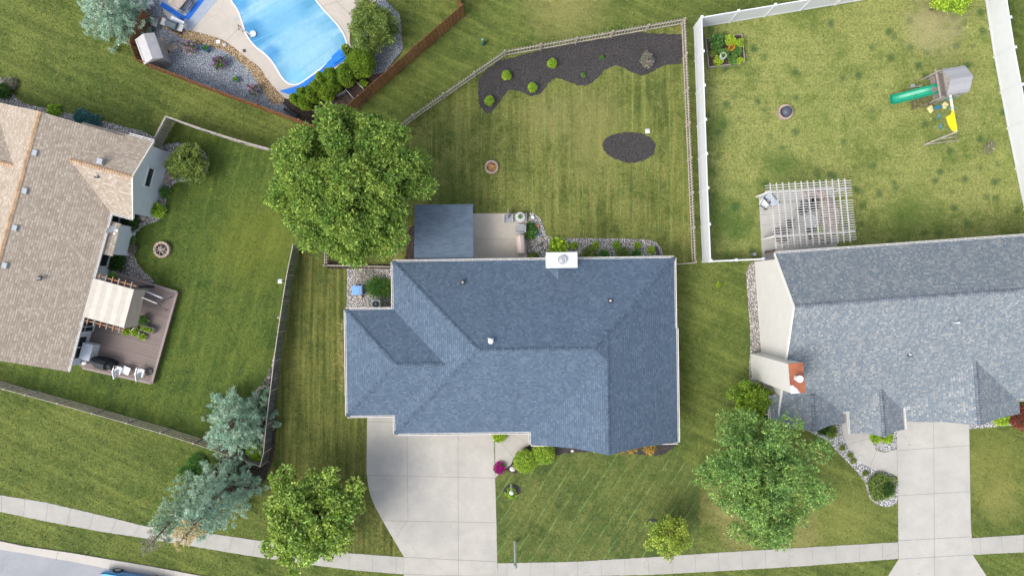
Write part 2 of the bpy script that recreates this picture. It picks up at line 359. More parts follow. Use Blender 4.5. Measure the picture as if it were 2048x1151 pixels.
M['oldwood'] = plain('weathered_wood', (0.31, 0.285, 0.26), 0.85, 0.25, 4, dirt=0.4); M['greywood'] = plain('dark_grey_fence_wood', (0.13, 0.13, 0.135), 0.9, 0.35, 4)
M['tanwood'] = plain('pale_fence_wood', (0.40, 0.35, 0.30), 0.85, 0.2, 4, dirt=0.3)
M['brown'] = plain('stained_cedar', (0.20, 0.095, 0.04), 0.75, 0.35, 3, dirt=0.3)
M['metal'] = plain('galvanised_metal', (0.42, 0.43, 0.44), 0.4, 0.1, 5, 0.6); M['dmetal'] = plain('dark_metal', (0.05, 0.055, 0.06), 0.5, 0.2, 5)
M['black'] = plain('black_cover', (0.022, 0.026, 0.032), 0.6, 0.2, 5); M['soil'] = plain('soil', (0.06, 0.042, 0.032), 0.95, 0.4, 12)
M['stone'] = plain('stone_block', (0.36, 0.29, 0.24), 0.85, 0.3, 7, bump=0.4); M['ash'] = plain('ash', (0.10, 0.09, 0.085), 0.95, 0.4, 10)
M['fabric_g'] = plain('grey_mesh_fabric', (0.26, 0.28, 0.30), 0.8, 0.1, 10); M['fabric_p'] = plain('beige_cover', (0.48, 0.40, 0.36), 0.8, 0.08, 6)
M['rust'] = plain('rusty_sheet', (0.30, 0.085, 0.035), 0.6, 0.25, 4); M['blue_pl'] = plain('blue_plastic', (0.10, 0.24, 0.55), 0.4, 0.08)
M['green_pl'] = plain('green_plastic', (0.01, 0.27, 0.16), 0.3, 0.06); M['yellow_pl'] = plain('yellow_plastic', (0.75, 0.56, 0.02), 0.4, 0.05)
M['cream_pl'] = plain('cream_plastic', (0.68, 0.60, 0.30), 0.5, 0.05); M['teal_pl'] = plain('teal_plastic', (0.07, 0.24, 0.27), 0.5, 0.06)
M['red_pl'] = plain('red_plastic', (0.45, 0.03, 0.03), 0.5); M['terracotta'] = plain('clay', (0.38, 0.2, 0.12), 0.8); M['blue_glaze'] = plain('blue_glazed_pot', (0.03, 0.13, 0.22), 0.25)
M['orange_w'] = plain('orange_wire', (0.6, 0.28, 0.03), 0.5); M['rugb'] = plain('blue_rug_border', (0.02, 0.14, 0.55), 0.85, 0.1); M['field_g'] = plain('grey_blue_field', (0.30, 0.35, 0.42), 0.9, 0.06)
M['ac'] = plain('ac_casing', (0.36, 0.42, 0.40), 0.5, 0.08); M['canvas'] = plain('canvas_canopy', (0.52, 0.49, 0.43), 0.85, 0.07, 3, dirt=0.15)
M['box_w'] = plain('white_plastic_box', (0.66, 0.68, 0.70), 0.5, 0.04); M['fire'] = plain('charred_embers', (0.5, 0.28, 0.12), 0.9, 0.6, 20)

LM = {}
LM['oak'] = leafmat('oak_leaves', [(0.085, 0.145, 0.028), (0.14, 0.22, 0.04), (0.21, 0.30, 0.06), (0.31, 0.37, 0.08), (0.12, 0.20, 0.035)])
LM['maple'] = leafmat('maple_leaves', [(0.12, 0.185, 0.025), (0.20, 0.29, 0.045), (0.29, 0.37, 0.08), (0.40, 0.46, 0.16)])  # lightest tone paints the leaf highlights into the colour
LM['locust'] = leafmat('locust_leaves', [(0.085, 0.165, 0.042), (0.14, 0.24, 0.058), (0.22, 0.325, 0.088), (0.32, 0.40, 0.14)])
LM['yellow'] = leafmat('yellow_green_leaves', [(0.19, 0.25, 0.04), (0.29, 0.35, 0.06), (0.38, 0.42, 0.09)])
LM['spruce'] = leafmat('blue_spruce_needles', [(0.22, 0.31, 0.23), (0.31, 0.41, 0.32), (0.42, 0.50, 0.42), (0.28, 0.35, 0.21)], 0.35)
LM['spruce_g'] = leafmat('green_spruce_needles', [(0.17, 0.25, 0.15), (0.26, 0.34, 0.22), (0.35, 0.42, 0.32)], 0.35)
LM['arb'] = leafmat('arborvitae_leaves', [(0.09, 0.15, 0.015), (0.15, 0.23, 0.02), (0.21, 0.30, 0.03)], 0.15)
LM['lime'] = leafmat('lime_leaves', [(0.16, 0.24, 0.02), (0.25, 0.35, 0.03), (0.33, 0.43, 0.05)], 0.2)
LM['box'] = leafmat('boxwood_leaves', [(0.14, 0.22, 0.02), (0.24, 0.33, 0.035), (0.33, 0.42, 0.07)], 0.15)
LM['olive'] = leafmat('olive_leaves', [(0.10, 0.15, 0.035), (0.17, 0.22, 0.05), (0.24, 0.28, 0.08)])
LM['dark'] = leafmat('dark_leaves', [(0.03, 0.07, 0.015), (0.05, 0.10, 0.02), (0.07, 0.13, 0.03)])
LM['mid'] = leafmat('green_leaves', [(0.06, 0.14, 0.03), (0.10, 0.2, 0.045), (0.16, 0.27, 0.07)])
LM['pink'] = leafmat('pink_petals', [(0.45, 0.12, 0.33), (0.62, 0.25, 0.5), (0.7, 0.4, 0.6)]); LM['magenta'] = leafmat('magenta_petals', [(0.35, 0.005, 0.16), (0.55, 0.01, 0.28)])
LM['purple'] = leafmat('purple_petals', [(0.22, 0.05, 0.2), (0.4, 0.14, 0.36), (0.3, 0.1, 0.3)]); LM['gold'] = leafmat('golden_leaves', [(0.36, 0.24, 0.05), (0.5, 0.34, 0.08), (0.30, 0.2, 0.06)])
LM['red'] = leafmat('red_leaves', [(0.18, 0.045, 0.03), (0.27, 0.08, 0.055), (0.14, 0.04, 0.03)]); LM['yelflow'] = leafmat('yellow_petals', [(0.55, 0.5, 0.02), (0.3, 0.34, 0.03)])
LM['dust'] = leafmat('dusty_leaves', [(0.2, 0.19, 0.14), (0.28, 0.24, 0.2), (0.16, 0.17, 0.09)]); LM['straw'] = leafmat('straw_blades', [(0.34, 0.29, 0.12), (0.25, 0.26, 0.08), (0.42, 0.36, 0.18)])
LM['deadneedle'] = leafmat('dead_needles', [(0.40, 0.27, 0.10), (0.5, 0.36, 0.16), (0.32, 0.28, 0.12)], 0.1)
LM['blueg'] = leafmat('blue_green_needles', [(0.05, 0.13, 0.12), (0.08, 0.17, 0.16)], 0.1)

# ------------------------------------------------------------ numpy foliage
def unit(a): return a / np.maximum(np.linalg.norm(a, axis=1, keepdims=True), 1e-9)
def sprigs(C, N, k, L, Wd, spread=0.9, jit=0.35):
    """k pointed leaves round every sprig centre C, fanning about normal N -> verts (n*k*4,3)"""
    n = len(C)
    C = np.repeat(C, k, 0); N = np.repeat(unit(N), k, 0)
    D = unit(N + rng.normal(0, spread, (n * k, 3)))
    X = unit(np.cross(D, unit(N + rng.normal(0, 0.5, (n * k, 3)))))
    l = L * rng.uniform(1 - jit, 1 + jit, (n * k, 1)); w = Wd * rng.uniform(1 - jit, 1 + jit, (n * k, 1)) / 2
    base = C + rng.normal(0, L * 0.18, (n * k, 3))
    P = np.stack([base, base + D * l * 0.5 + X * w, base + D * l, base + D * l * 0.5 - X * w], 1)
    return P.reshape(-1, 3)
def leafobj(name, V, mat, parent=None, extra=None):
    """V quads (n*4,3)"""
    n = len(V) // 4
    if parent is not None:
        mi = np.array(parent_world(parent).inverted()); V = V @ mi[:3, :3].T + mi[:3, 3]
    me = bpy.data.meshes.new(name); me.vertices.add(n * 4); me.vertices.foreach_set('co', V.astype(np.float32).ravel())
    me.loops.add(n * 4); me.loops.foreach_set('vertex_index', np.arange(n * 4, dtype=np.int32))
    me.polygons.add(n); me.polygons.foreach_set('loop_start', np.arange(0, n * 4, 4, dtype=np.int32)); me.polygons.foreach_set('loop_total', np.full(n, 4, dtype=np.int32))
    me.materials.append(mat); me.update(calc_edges=True); me.validate()
    o = bpy.data.objects.new(name, me); COL.objects.link(o)
    if parent is not None: o.parent = parent
    return o
def sphere_pts(n, up=0.0):
    a = rng.normal(0, 1, (n, 3)); a[:, 2] += up; return unit(a)

def deciduous(name, label, cat, base, ctr, rad, mat, nl=70, lr=1.0, per=90, k=7, L=0.26, Wd=0.11, trunk_r=0.22, group=None, shell=(0.45, 1.0), lobes_extra=None, sag=0.0, bark=None, keep=None, wav=0.16):
    """base: (x,y,0); ctr: crown centre world; rad: semi-axes. trunk with limbs + crown of leafy boughs"""
    t = empty(name, label, cat, (base[0], base[1], 0), 0, group)
    rad = np.array(rad, float); ctr = np.array(ctr, float)
    d = sphere_pts(nl, 0.35); rr = rng.uniform(shell[0], shell[1], (nl, 1)) ** 0.7
    wob = 1 + wav * np.sin(3 * np.arctan2(d[:, 1:2], d[:, 0:1]) + rng.uniform(0, 6)) + rng.normal(0, 0.3 * wav + 0.02, (nl, 1))
    LC = ctr + d * rr * (rad - lr * 0.6) * wob
    LR = lr * rng.uniform(0.65, 1.25, nl)
    if keep:      # boughs cut back where they would overhang a roof
        kk = [keep((CX + c[0] * F / (H - c[2]), CY - c[1] * F / (H - c[2]))) for c in LC]; LC = LC[kk]; LR = LR[kk]
    if lobes_extra is not None:
        LC = np.vstack([LC, np.array([e[:3] for e in lobes_extra])]); LR = np.append(LR, [e[3] for e in lobes_extra])
    mb = MB(); b0 = Vector((base[0], base[1], 0)); c0 = Vector(ctr)
    fork = b0.lerp(Vector((c0.x, c0.y, c0.z - rad[2] * 0.75)), 0.85)
    mb.tube([b0, b0.lerp(fork, 0.5) + Vector((0.05, 0.03, 0)), fork], [trunk_r * 1.25, trunk_r, trunk_r * 0.8], 10)
    mb.tube([fork, fork.lerp(c0, 0.6), c0 + Vector((0.1, 0, rad[2] * 0.5))], [trunk_r * 0.8, trunk_r * 0.45, trunk_r * 0.12], 7)
    for i in range(0, len(LC)):
        e = Vector(LC[i]); m = fork.lerp(e, 0.5) + Vector((0, 0, 0.12 * (e - fork).length)) * (0.5 + random.random())
        q = trunk_r * (0.32 if i % 4 == 0 else 0.16)
        mb.tube([fork + (c0 - fork) * random.random() * 0.7, m, e], [q, q * 0.6, q * 0.2], 5, cap=False)
    mb.build('trunk', bark or M['bark'], t, smooth=True)
    V = []
    for c, r in zip(LC, LR):
        n = int(per * (r / lr) ** 2)
        q = sphere_pts(n, 0.35); q2 = q.copy()
        P = c + q * r * np.array([1, 1, 0.72]) * rng.uniform(0.5, 1.0, (n, 1)) ** 0.5 * (1 + rng.normal(0, 0.1, (n, 1)))
        V.append(sprigs(P, q + np.array([0, 0, 0.55]), k, L, Wd))
    leafobj('crown', np.vstack(V), mat, t)
    return t

def bush(name, label, cat, px, py, r, h, mat, n=260, k=6, L=0.12, Wd=0.05, group=None, ry=None, core=True, flowers=None, nf=0, hc=None, rz=0.0, parent=None, z0=0.0, lump=0.08, fl=0.07, stem=True):
    """low shrub: leaf sprigs over an uneven dome. px,py = pixel of its middle at mid height"""
    c = W(px, py, z0 + h * 0.5); ry = ry or r
    t = parent or empty(name, label, cat, (c.x, c.y, z0), 0, group)
    if parent is None:
        pass
    q = sphere_pts(n, 0.45); q[:, 2] = np.where(q[:, 2] < -0.25, -q[:, 2], q[:, 2])
    ph = rng.uniform(0, 6, 4)
    w = 1 + lump * (np.sin(q[:, 0:1] * 5 + ph[0]) + np.sin(q[:, 1:2] * 6 + ph[1]) + 0.7 * np.sin(q[:, 2:3] * 7 + ph[2])) + rng.normal(0, 0.03, (n, 1))
    sc = np.array([r, ry, h * 0.55]); ctr = np.array([c.x, c.y, z0 + h * 0.45])
    cz, sz = math.cos(rz), math.sin(rz); RM = np.array([[cz, -sz, 0], [sz, cz, 0], [0, 0, 1]])
    P = ctr + (q * sc * w * rng.uniform(0.72, 1.0, (n, 1))) @ RM.T
    V = sprigs(P, q @ RM.T + np.array([0, 0, 0.3]), k, L, Wd)
    leafobj('foliage', V, mat, t)
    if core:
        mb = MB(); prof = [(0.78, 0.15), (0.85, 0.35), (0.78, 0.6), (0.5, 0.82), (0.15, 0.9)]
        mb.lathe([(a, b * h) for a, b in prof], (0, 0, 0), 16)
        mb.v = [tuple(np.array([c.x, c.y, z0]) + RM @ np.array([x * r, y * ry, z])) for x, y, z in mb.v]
        mb.build('dark_core', M['core_dark'], t, smooth=True)  # solid dark core inside the leaves, keeps the shrub opaque
    if flowers is not None and nf:
        q = sphere_pts(nf, 0.6); P = ctr + (q * sc * 1.04) @ RM.T
        leafobj('blossom', sprigs(P, q, 5, fl, fl * 0.7, 1.2), flowers, t)
    return t
M['core_dark'] = plain('dark_core_fill', (0.035, 0.04, 0.018), 0.95, 0.4, 10)  # one dark tone for the solid shrub cores

def inpoly(X, Y, poly):
    c = np.zeros(len(X), bool); n = len(poly)
    for i in range(n):
        x1, y1 = poly[i]; x2, y2 = poly[(i + 1) % n]
        if y1 == y2: continue
        k = ((y1 > Y) != (y2 > Y)) & (X < (x2 - x1) * (Y - y1) / (y2 - y1) + x1); c ^= k
    return c
def smoothpoly(pts, it=2, closed=True):
    for _ in range(it):
        o = []
        n = len(pts)
        for i in range(n if closed else n - 1):
            a, b = pts[i], pts[(i + 1) % n]
            o += [(a[0] * .75 + b[0] * .25, a[1] * .75 + b[1] * .25), (a[0] * .25 + b[0] * .75, a[1] * .25 + b[1] * .75)]
        if not closed: o = [pts[0]] + o + [pts[-1]]
        pts = o
    return pts
def raggedpoly(poly, amp=0.03, step=0.15):
    o = []
    for i in range(len(poly)):
        a, b = poly[i], poly[(i + 1) % len(poly)]
        L = math.hypot(b[0] - a[0], b[1] - a[1]); n = max(1, int(L / step))
        for j in range(n):
            f = j / n; o.append((a[0] + (b[0] - a[0]) * f + random.uniform(-amp, amp), a[1] + (b[1] - a[1]) * f + random.uniform(-amp, amp)))
    return o
HARD = []          # world polygons where no lawn grows
def hardpoly(px, z=0.0, smooth=0):
    p = [W2(x, y) for x, y in px]
    if smooth: p = smoothpoly(p, smooth)
    HARD.append(p); return p
import mathutils.geometry as mg
def triprism(mb, poly, z0, z1, m=0):
    """prism for any simple polygon (top triangulated)"""
    a = sum(poly[i][0] * poly[(i + 1) % len(poly)][1] - poly[(i + 1) % len(poly)][0] * poly[i][1] for i in range(len(poly)))
    if a < 0: poly = poly[::-1]
    for t in mg.tessellate_polygon([[Vector((p[0], p[1], 0)) for p in poly]]):
        q = [poly[i] for i in t]
        if (q[1][0] - q[0][0]) * (q[2][1] - q[0][1]) - (q[1][1] - q[0][1]) * (q[2][0] - q[0][0]) < 0: q = q[::-1]
        mb.face([(p[0], p[1], z1) for p in q], m, [(p[0], p[1]) for p in q])
    for i in range(len(poly)):
        p, q = poly[i], poly[(i + 1) % len(poly)]
        mb.face([(p[0], p[1], z0), (q[0], q[1], z0), (q[0], q[1], z1), (p[0], p[1], z1)], m)
def slab(name, px, mat, z0=-0.05, z1=0.02, smooth=0, joints=(), jw=0.022, ragged=0.0, hard=True, step=0.15):
    p = [W2(x, y) for x, y in px]
    if smooth: p = smoothpoly(p, smooth)
    if hard: HARD.append(p)
    if ragged: p = raggedpoly(p, ragged, step)
    mb = MB(); triprism(mb, p, z0, z1)
    for a, b in joints:
        A = W(*a); B = W(*b); A.z = B.z = z1 - 0.016; mb.beam(A, B, jw, 0.04, 1)
    o = mb.build(name, [mat, M['joint']]); tag(o, kind='structure'); return o

# ============================================================ GROUND
mb = MB(); mb.prism([(-450, -450), (450, -450), (450, 450), (-450, 450)], -0.6, 0.0)
tag(mb.build('lawn', M['grass_base']), kind='structure')
ZONES = {}
def zone(name, px, mat, z=0.004):
    p = [W2(x, y) for x, y in px]; ZONES[mat] = p
    mb = MB(); triprism(mb, p, z - 0.05, z); tag(mb.build(name, M[mat]), kind='structure')
YARD_MID = [(1362, 50), (1010, 113), (830, 238), (700, 330), (655, 420), (655, 531), (785, 531), (1350, 527), (1383, 525)]
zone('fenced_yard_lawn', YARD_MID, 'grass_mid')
zone('play_yard_lawn', [(1389, 57), (1740, -2), (1970, -60), (2060, 440), (2400, 430), (2400, 520), (1560, 520), (1405, 523)], 'grass_ne')
zone('lush_yard_lawn', [(352, 242), (558, 308), (600, 400), (598, 495), (580, 600), (563, 715), (548, 840), (536, 920), (341, 857), (0, 762), (60, 690), (200, 500), (320, 300)], 'grass_left')
zone('front_yard_lawn', [(988, 952), (1030, 900), (1345, 890), (1400, 960), (1397, 1106), (1300, 1113), (1150, 1122), (993, 1126)], 'grass_front')
zone('side_yard_lawn', [(600, 497), (655, 533), (790, 533), (790, 900), (735, 940), (808, 1114), (700, 1105), (530, 1080), (538, 922), (549, 840), (565, 715), (581, 600)], 'grass_side')

# street, kerb and pavement
kerb_up = [(-300, 1040), (0, 1080), (48, 1090), (145, 1104), (310, 1132), (400, 1149), (600, 1180), (900, 1205), (1300, 1205), (1700, 1190), (2400, 1140)]
kerb_lo = [(-300, 1055), (0, 1097), (48, 1104), (145, 1121), (300, 1151), (400, 1166), (600, 1197), (900, 1221), (1300, 1221), (1700, 1206), (2400, 1156)]
slab('street', kerb_lo + [(2400, 1500), (-300, 1500)], M['asphalt'], -0.5, 0.008)
slab('kerb', kerb_up + kerb_lo[::-1], M['curb'], -0.1, 0.10, joints=[((118, 1099), (114, 1117)), ((225, 1118), (221, 1136)), ((330, 1137), (326, 1155))])
def walkstrip(name, up, lo, sp, mat=None):
    # joints every sp px along the strip
    J = []; acc = 0; nxt = sp * 0.4
    for i in range(len(up) - 1):
        L = math.dist(up[i], up[i + 1])
        while nxt < acc + L:
            f = (nxt - acc) / L; a = tuple(up[i][k] + (up[i + 1][k] - up[i][k]) * f for k in (0, 1)); b = tuple(lo[i][k] + (lo[i + 1][k] - lo[i][k]) * f for k in (0, 1))
            J.append((a, b)); nxt += sp
        acc += L
    return slab(name, up + lo[::-1], mat or M['sidewalk'], -0.05, 0.03, joints=J, ragged=0.012)
walkstrip('sidewalk', [(-200, 955), (0, 989), (90, 1003), (222, 1034), (290, 1051), (430, 1067), (512, 1079), (650, 1100), (700, 1105), (808, 1113)],
          [(-200, 990), (0, 1022), (85, 1040), (210, 1063), (278, 1073), (420, 1097), (505, 1111), (645, 1131), (700, 1138), (808, 1147)], 47)
walkstrip('sidewalk', [(995, 1125), (1150, 1122), (1300, 1113), (1450, 1103), (1600, 1094), (1796, 1083)], [(995, 1152), (1150, 1151), (1303, 1148), (1452, 1140), (1602, 1131), (1796, 1116)], 47)
walkstrip('sidewalk', [(1941, 1075), (2048, 1068), (2200, 1056)], [(1945, 1108), (2048, 1103), (2200, 1092)], 44)
slab('driveway', [(735, 800), (733, 940), (736, 968), (741, 990), (750, 1012), (770, 1048), (790, 1082), (808, 1113), (808, 1147), (790, 1220), (1040, 1220), (995, 1152), (993, 1050), (990, 950), (988, 905), (987, 800)], M['concrete'], -0.05, 0.022,
     joints=[((814, 870), (816, 1037)), ((916, 870), (917, 1215)), ((733, 949), (990, 955)), ((762, 1040), (992, 1044)), ((808, 1113), (993, 1122)), ((816, 1037), (793, 1072)), ((735, 843), (790, 843)), ((808, 1147), (995, 1152))], jw=0.03)
slab('front_path', [(989, 860), (1064, 860), (1064, 888), (1047, 900), (1027, 914), (1022, 928), (1010, 937), (990, 955)], M['concrete'], -0.05, 0.028, joints=[((1003, 885), (1026, 912)), ((1023, 869), (1049, 881)), ((990.5, 885), (990.5, 954))])
slab('driveway', [(1792, 790), (1796, 1010), (1797, 1117), (1740, 1208), (2010, 1208), (1945, 1108), (1941, 1040), (1937, 790)], M['concrete_r'], -0.05, 0.022,
     joints=[((1867, 845), (1869, 1205)), ((1794, 900), (1939, 890)), ((1796, 990), (1940, 982)), ((1796, 1080), (1941, 1072)), ((1797, 1117), (1945, 1108))], jw=0.03)
slab('front_path', [(1684, 800), (1740, 800), (1743, 880), (1752, 900), (1770, 904), (1793, 897), (1795, 952), (1770, 942), (1745, 937), (1720, 924), (1700, 902), (1690, 882), (1684, 858)], M['concrete_r'], -0.05, 0.028, joints=[((1694, 888), (1738, 876)), ((1752, 902), (1738, 935)), ((1793.5, 897), (1794.5, 951))])
slab('patio', [(944, 427), (1054, 426), (1054, 530), (944, 530)], concrete('patio_concrete', (0.46, 0.42, 0.36), 0.35), -0.05, 0.04, joints=[((948, 478), (1054, 478))])
slab('patio', [(1517, 389), (1665, 372), (1676, 520), (1525, 530)], M['concrete_r'], -0.05, 0.04, joints=[((1520, 430), (1668, 418)), ((1522, 450), (1670, 440)), ((1524, 474), (1672, 466)), ((1560, 384), (1570, 520)), ((1590, 381), (1600, 520))])

# planting beds
def bed(name, px, mat, z=0.03, smooth=1, ragged=0.025): return slab(name, px, M[mat], -0.05, z, smooth=smooth, ragged=0.05 if 'mulch' in mat else ragged)
bed('mulch_bed', [(1012, 112), (1362, 50), (1366, 128), (1350, 128), (1330, 130), (1310, 140), (1285, 153), (1265, 146), (1240, 132), (1225, 132), (1205, 143), (1190, 162), (1165, 174), (1140, 165), (1118, 156), (1100, 160), (1085, 185), (1065, 194), (1050, 188), (1035, 180), (1018, 180), (1005, 195), (990, 218), (975, 228), (962, 215), (957, 200), (956, 152)], 'mulch', smooth=1)
bed('mulch_bed', [(1204, 288), (1215, 272), (1240, 265), (1268, 264), (1295, 271), (1310, 285), (1311, 300), (1300, 315), (1280, 323), (1255, 326), (1228, 318), (1210, 306)], 'mulch', smooth=2)
bed('mulch_bed', [(1010, 938), (1024, 926), (1060, 880), (1352, 860), (1354, 885), (1345, 895), (1327, 910), (1290, 908), (1250, 906), (1170, 902), (1112, 908), (1085, 925), (1050, 945), (1022, 945)], 'mulch', smooth=1)
bed('mulch_bed', [(1293, 1040), (1303, 1034), (1320, 1040), (1322, 1052), (1306, 1060), (1294, 1052)], 'mulch', smooth=2)
bed('mulch_bed', [(1007, 972), (1022, 967), (1038, 970), (1043, 982), (1036, 990), (1010, 990)], 'mulch', smooth=2)
bed('stone_bed', [(694, 537), (790, 537), (790, 625), (693, 622)], 'gravel_white', smooth=0)
bed('stone_bed', [(1055, 424), (1070, 427), (1082, 438), (1088, 455), (1094, 476), (1200, 476), (1290, 478), (1310, 483), (1323, 495), (1330, 530), (1055, 530)], 'gravel_white', smooth=1)
bed('stone_bed', [(814, 460), (829, 450), (829, 530), (810, 530)], 'mulch_brown', smooth=0)
bed('stone_bed', [(1491, 525), (1530, 525), (1545, 800), (1500, 790), (1497, 740), (1502, 680), (1495, 600)], 'gravel_white', smooth=1)
bed('stone_bed', [(1600, 835), (1684, 830), (1684, 858), (1690, 882), (1700, 902), (1720, 924), (1745, 937), (1770, 942), (1795, 954), (1797, 1003), (1780, 1013), (1758, 1010), (1741, 1000), (1734, 980), (1728, 958), (1700, 928), (1680, 908), (1655, 880), (1615, 862)], 'gravel_pale', z=0.026, smooth=1)
bed('stone_bed', [(1738, 830), (1793, 830), (1793, 896), (1770, 903), (1753, 899), (1743, 880)], 'gravel_pale', z=0.034, smooth=0)
bed('stone_bed', [(1938, 820), (2100, 810), (2100, 842), (2020, 850), (1939, 857)], 'gravel_pale', smooth=0)
bed('stone_bed', [(300, 300), (345, 285), (390, 288), (417, 310), (417, 345), (395, 365), (362, 362), (345, 368), (333, 390), (332, 428), (312, 444), (290, 448), (268, 470), (265, 505), (280, 535), (320, 572), (200, 560), (170, 520)], 'gravel_white', smooth=1)
bed('stone_bed', [(-60, 130), (0, 152), (18, 175), (40, 205), (80, 215), (200, 240), (320, 272), (300, 300), (-60, 215)], 'gravel_white', smooth=1)
bed('stone_bed', [(549, 700), (556, 770), (549, 800), (500, 790), (520, 772), (540, 745)], 'gravel_white', smooth=0)
bed('mulch_bed', [(543, 830), (556, 838), (545, 925), (538, 940), (515, 985), (470, 1010), (400, 985), (400, 940), (440, 890), (470, 875)], 'mulch_brown', smooth=1)
slab('ground_cover_base', [(345, 935), (410, 895), (450, 905), (420, 950), (370, 970)], M['grass_left'], -0.05, 0.036, hard=False)
bed('mulch_bed', [(655, 520), (700, 530), (785, 528), (785, 537), (655, 537)], 'mulch_brown', z=0.014, smooth=0)

# pool garden
slab('mulch_bed', [(548, 212), (575, 195), (600, 185), (700, 100), (760, 70), (803, 70), (806, 100), (728, 207), (690, 240), (612, 250)], M['mulch_brown'], -0.05, 0.02)
slab('stone_bed', [(262, 60), (300, -40), (345, -40), (350, 52), (380, 72), (460, 92), (520, 140), (563, 205), (610, 248), (297, 133), (285, 110)], M['gravel_blue'], -0.05, 0.026)
slab('stone_bed', [(700, 100), (760, -10), (800, 30), (806, 98), (770, 145), (745, 150), (735, 125)], M['gravel_blue'], -0.05, 0.028)
slab('pebble_border', [(320, 30), (340, 45), (377, 60), (430, 74), (450, 82), (470, 96), (495, 117), (520, 134), (535, 159), (560, 187), (573, 202), (548, 213), (530, 190), (515, 165), (500, 142), (475, 121), (455, 104), (430, 96), (400, 90), (370, 80), (345, 66), (318, 50)], M['gravel_tan'], -0.05, 0.034, smooth=1)
slab('pool_deck', [(325, 25), (300, -90), (770, -90), (757, 0), (735, 12), (708, 42), (700, 60), (700, 95), (715, 105), (605, 192), (590, 198), (572, 199), (560, 187), (535, 159), (520, 134), (495, 117), (470, 96), (450, 82), (430, 74), (377, 60), (345, 45)], M['pooldeck'], -0.05, 0.06, smooth=1,
     joints=[((452, 84), (490, 45)), ((560, 187), (585, 172)), ((640, 15), (720, -10)), ((650, -20), (700, 30))], jw=0.02)
pool = [(440, -60), (462, 0), (478, 20), (486, 45), (495, 72), (512, 94), (535, 110), (551, 130), (565, 155), (577, 167), (590, 170), (604, 165), (640, 138), (690, 100), (694, 88), (683, 62), (662, 38), (643, 18), (625, -5), (600, -60)]
pw = smoothpoly([W2(x, y) for x, y in pool], 2)
mb = MB()
pc = Vector((sum(p[0] for p in pw) / len(pw), sum(p[1] for p in pw) / len(pw)))
for i in range(len(pw)):
    a, b = Vector(pw[i]), Vector(pw[(i + 1) % len(pw)]); n = Vector((b.y - a.y, a.x - b.x)).normalized() * 0.10
    if n.dot((a + b) / 2 - pc) < 0: n = -n
    mb.face([(a.x, a.y, 0.10), (b.x, b.y, 0.10), (b.x + n.x, b.y + n.y, 0.10), (a.x + n.x, a.y + n.y, 0.10)])
    mb.face([(a.x + n.x, a.y + n.y, 0.10), (b.x + n.x, b.y + n.y, 0.10), (b.x + n.x, b.y + n.y, 0.04), (a.x + n.x, a.y + n.y, 0.04)])
pt = empty('swimming_pool', 'curved swimming pool under a pale blue solar cover with a white rim', 'pool', (pc.x, pc.y, 0))
mb.build('pool_rim', M['white'], pt)
t = NT('blue_pool_cover'); P = t.wpos()
mp = t.n.new('ShaderNodeMapping'); mp.vector_type = 'TEXTURE'; t.l.new(P, mp.inputs[0]); mp.inputs['Rotation'].default_value = (0, 0, R(33)); mp.inputs['Scale'].default_value = (7, 1.1, 1)
st = t.noise(0.9, 5, mp.outputs[0], 0.6)
col = t.ramp(st, [(0.38, (0.08, 0.27, 0.44)), (0.5, (0.15, 0.36, 0.52)), (0.62, (0.26, 0.46, 0.58))]); col = t.mix(t.math('MULTIPLY', t.step(t.noise(2.2, 5, P, 0.7), 0.45, 0.7), 0.3), col, (0.05, 0.25, 0.45))
for (px, py, r, c, am) in [(620, 105, 2.4, (0.28, 0.50, 0.61), 0.65), (505, 62, 1.1, (0.04, 0.22, 0.44), 0.8), (540, 105, 0.8, (0.03, 0.20, 0.45), 0.7), (480, 5, 1.0, (0.02, 0.21, 0.46), 0.7), (560, 30, 1.8, (0.2, 0.44, 0.62), 0.45), (600, 160, 0.9, (0.16, 0.45, 0.72), 0.6)]:
    w = W(px, py); q = t.n.new('ShaderNodeVectorMath'); q.operation = 'DISTANCE'; t.l.new(P, q.inputs[0]); q.inputs[1].default_value = (w.x, w.y, 0)
    dd = t.math('ADD', q.outputs['Value'], t.math('MULTIPLY', t.math('SUBTRACT', st, 0.5), r))
    col = t.mix(t.math('MULTIPLY', t.step(dd, r, r * 0.45), am), col, c)
t.bump(t.math('ADD', st, t.noise(1.6, 4, P)), 0.5, 0.12)
mb = MB(); N = 70
xs = [p[0] for p in pw]; ys = [p[1] for p in pw]
gx = np.linspace(min(xs), max(xs), N); gy = np.linspace(min(ys), max(ys), N)
triprism(mb, pw, -0.02, 0.075)
mb.build('pool_cover', t.done(col, 0.6), pt)
mb = MB()   # seams of the cover
for (a, b) in [((470, 40), (560, 15)), ((500, 88), (640, 22)), ((545, 125), (668, 50)), ((572, 163), (690, 75))]:
    A = W(*a); B = W(*b); A.z = B.z = 0.078; mb.beam(A, B, 0.03, 0.012)
mb.build('cover_seam', plain('cover_seam', (0.16, 0.42, 0.66), 0.5), pt)
mb = MB()
edge = [(560, 183), (598, 172), (640, 143), (660, 122), (680, 106), (700, 98), (706, 110), (690, 122), (660, 140), (632, 158), (604, 180), (585, 192)]
ew = [W2(*p) for p in edge]; triprism(mb, ew, 0.05, 0.13)
q = [W2(*p) for p in [(664, 116), (681, 101), (694, 106), (690, 116), (670, 130)]]; triprism(mb, q, 0.1, 0.22)
tag(mb.build('folded_cover', plain('deep_blue_tarp', (0.015, 0.17, 0.62), 0.4, 0.3, 2)), 'deep blue tarpaulin folded along the straight end of the pool', 'tarp')

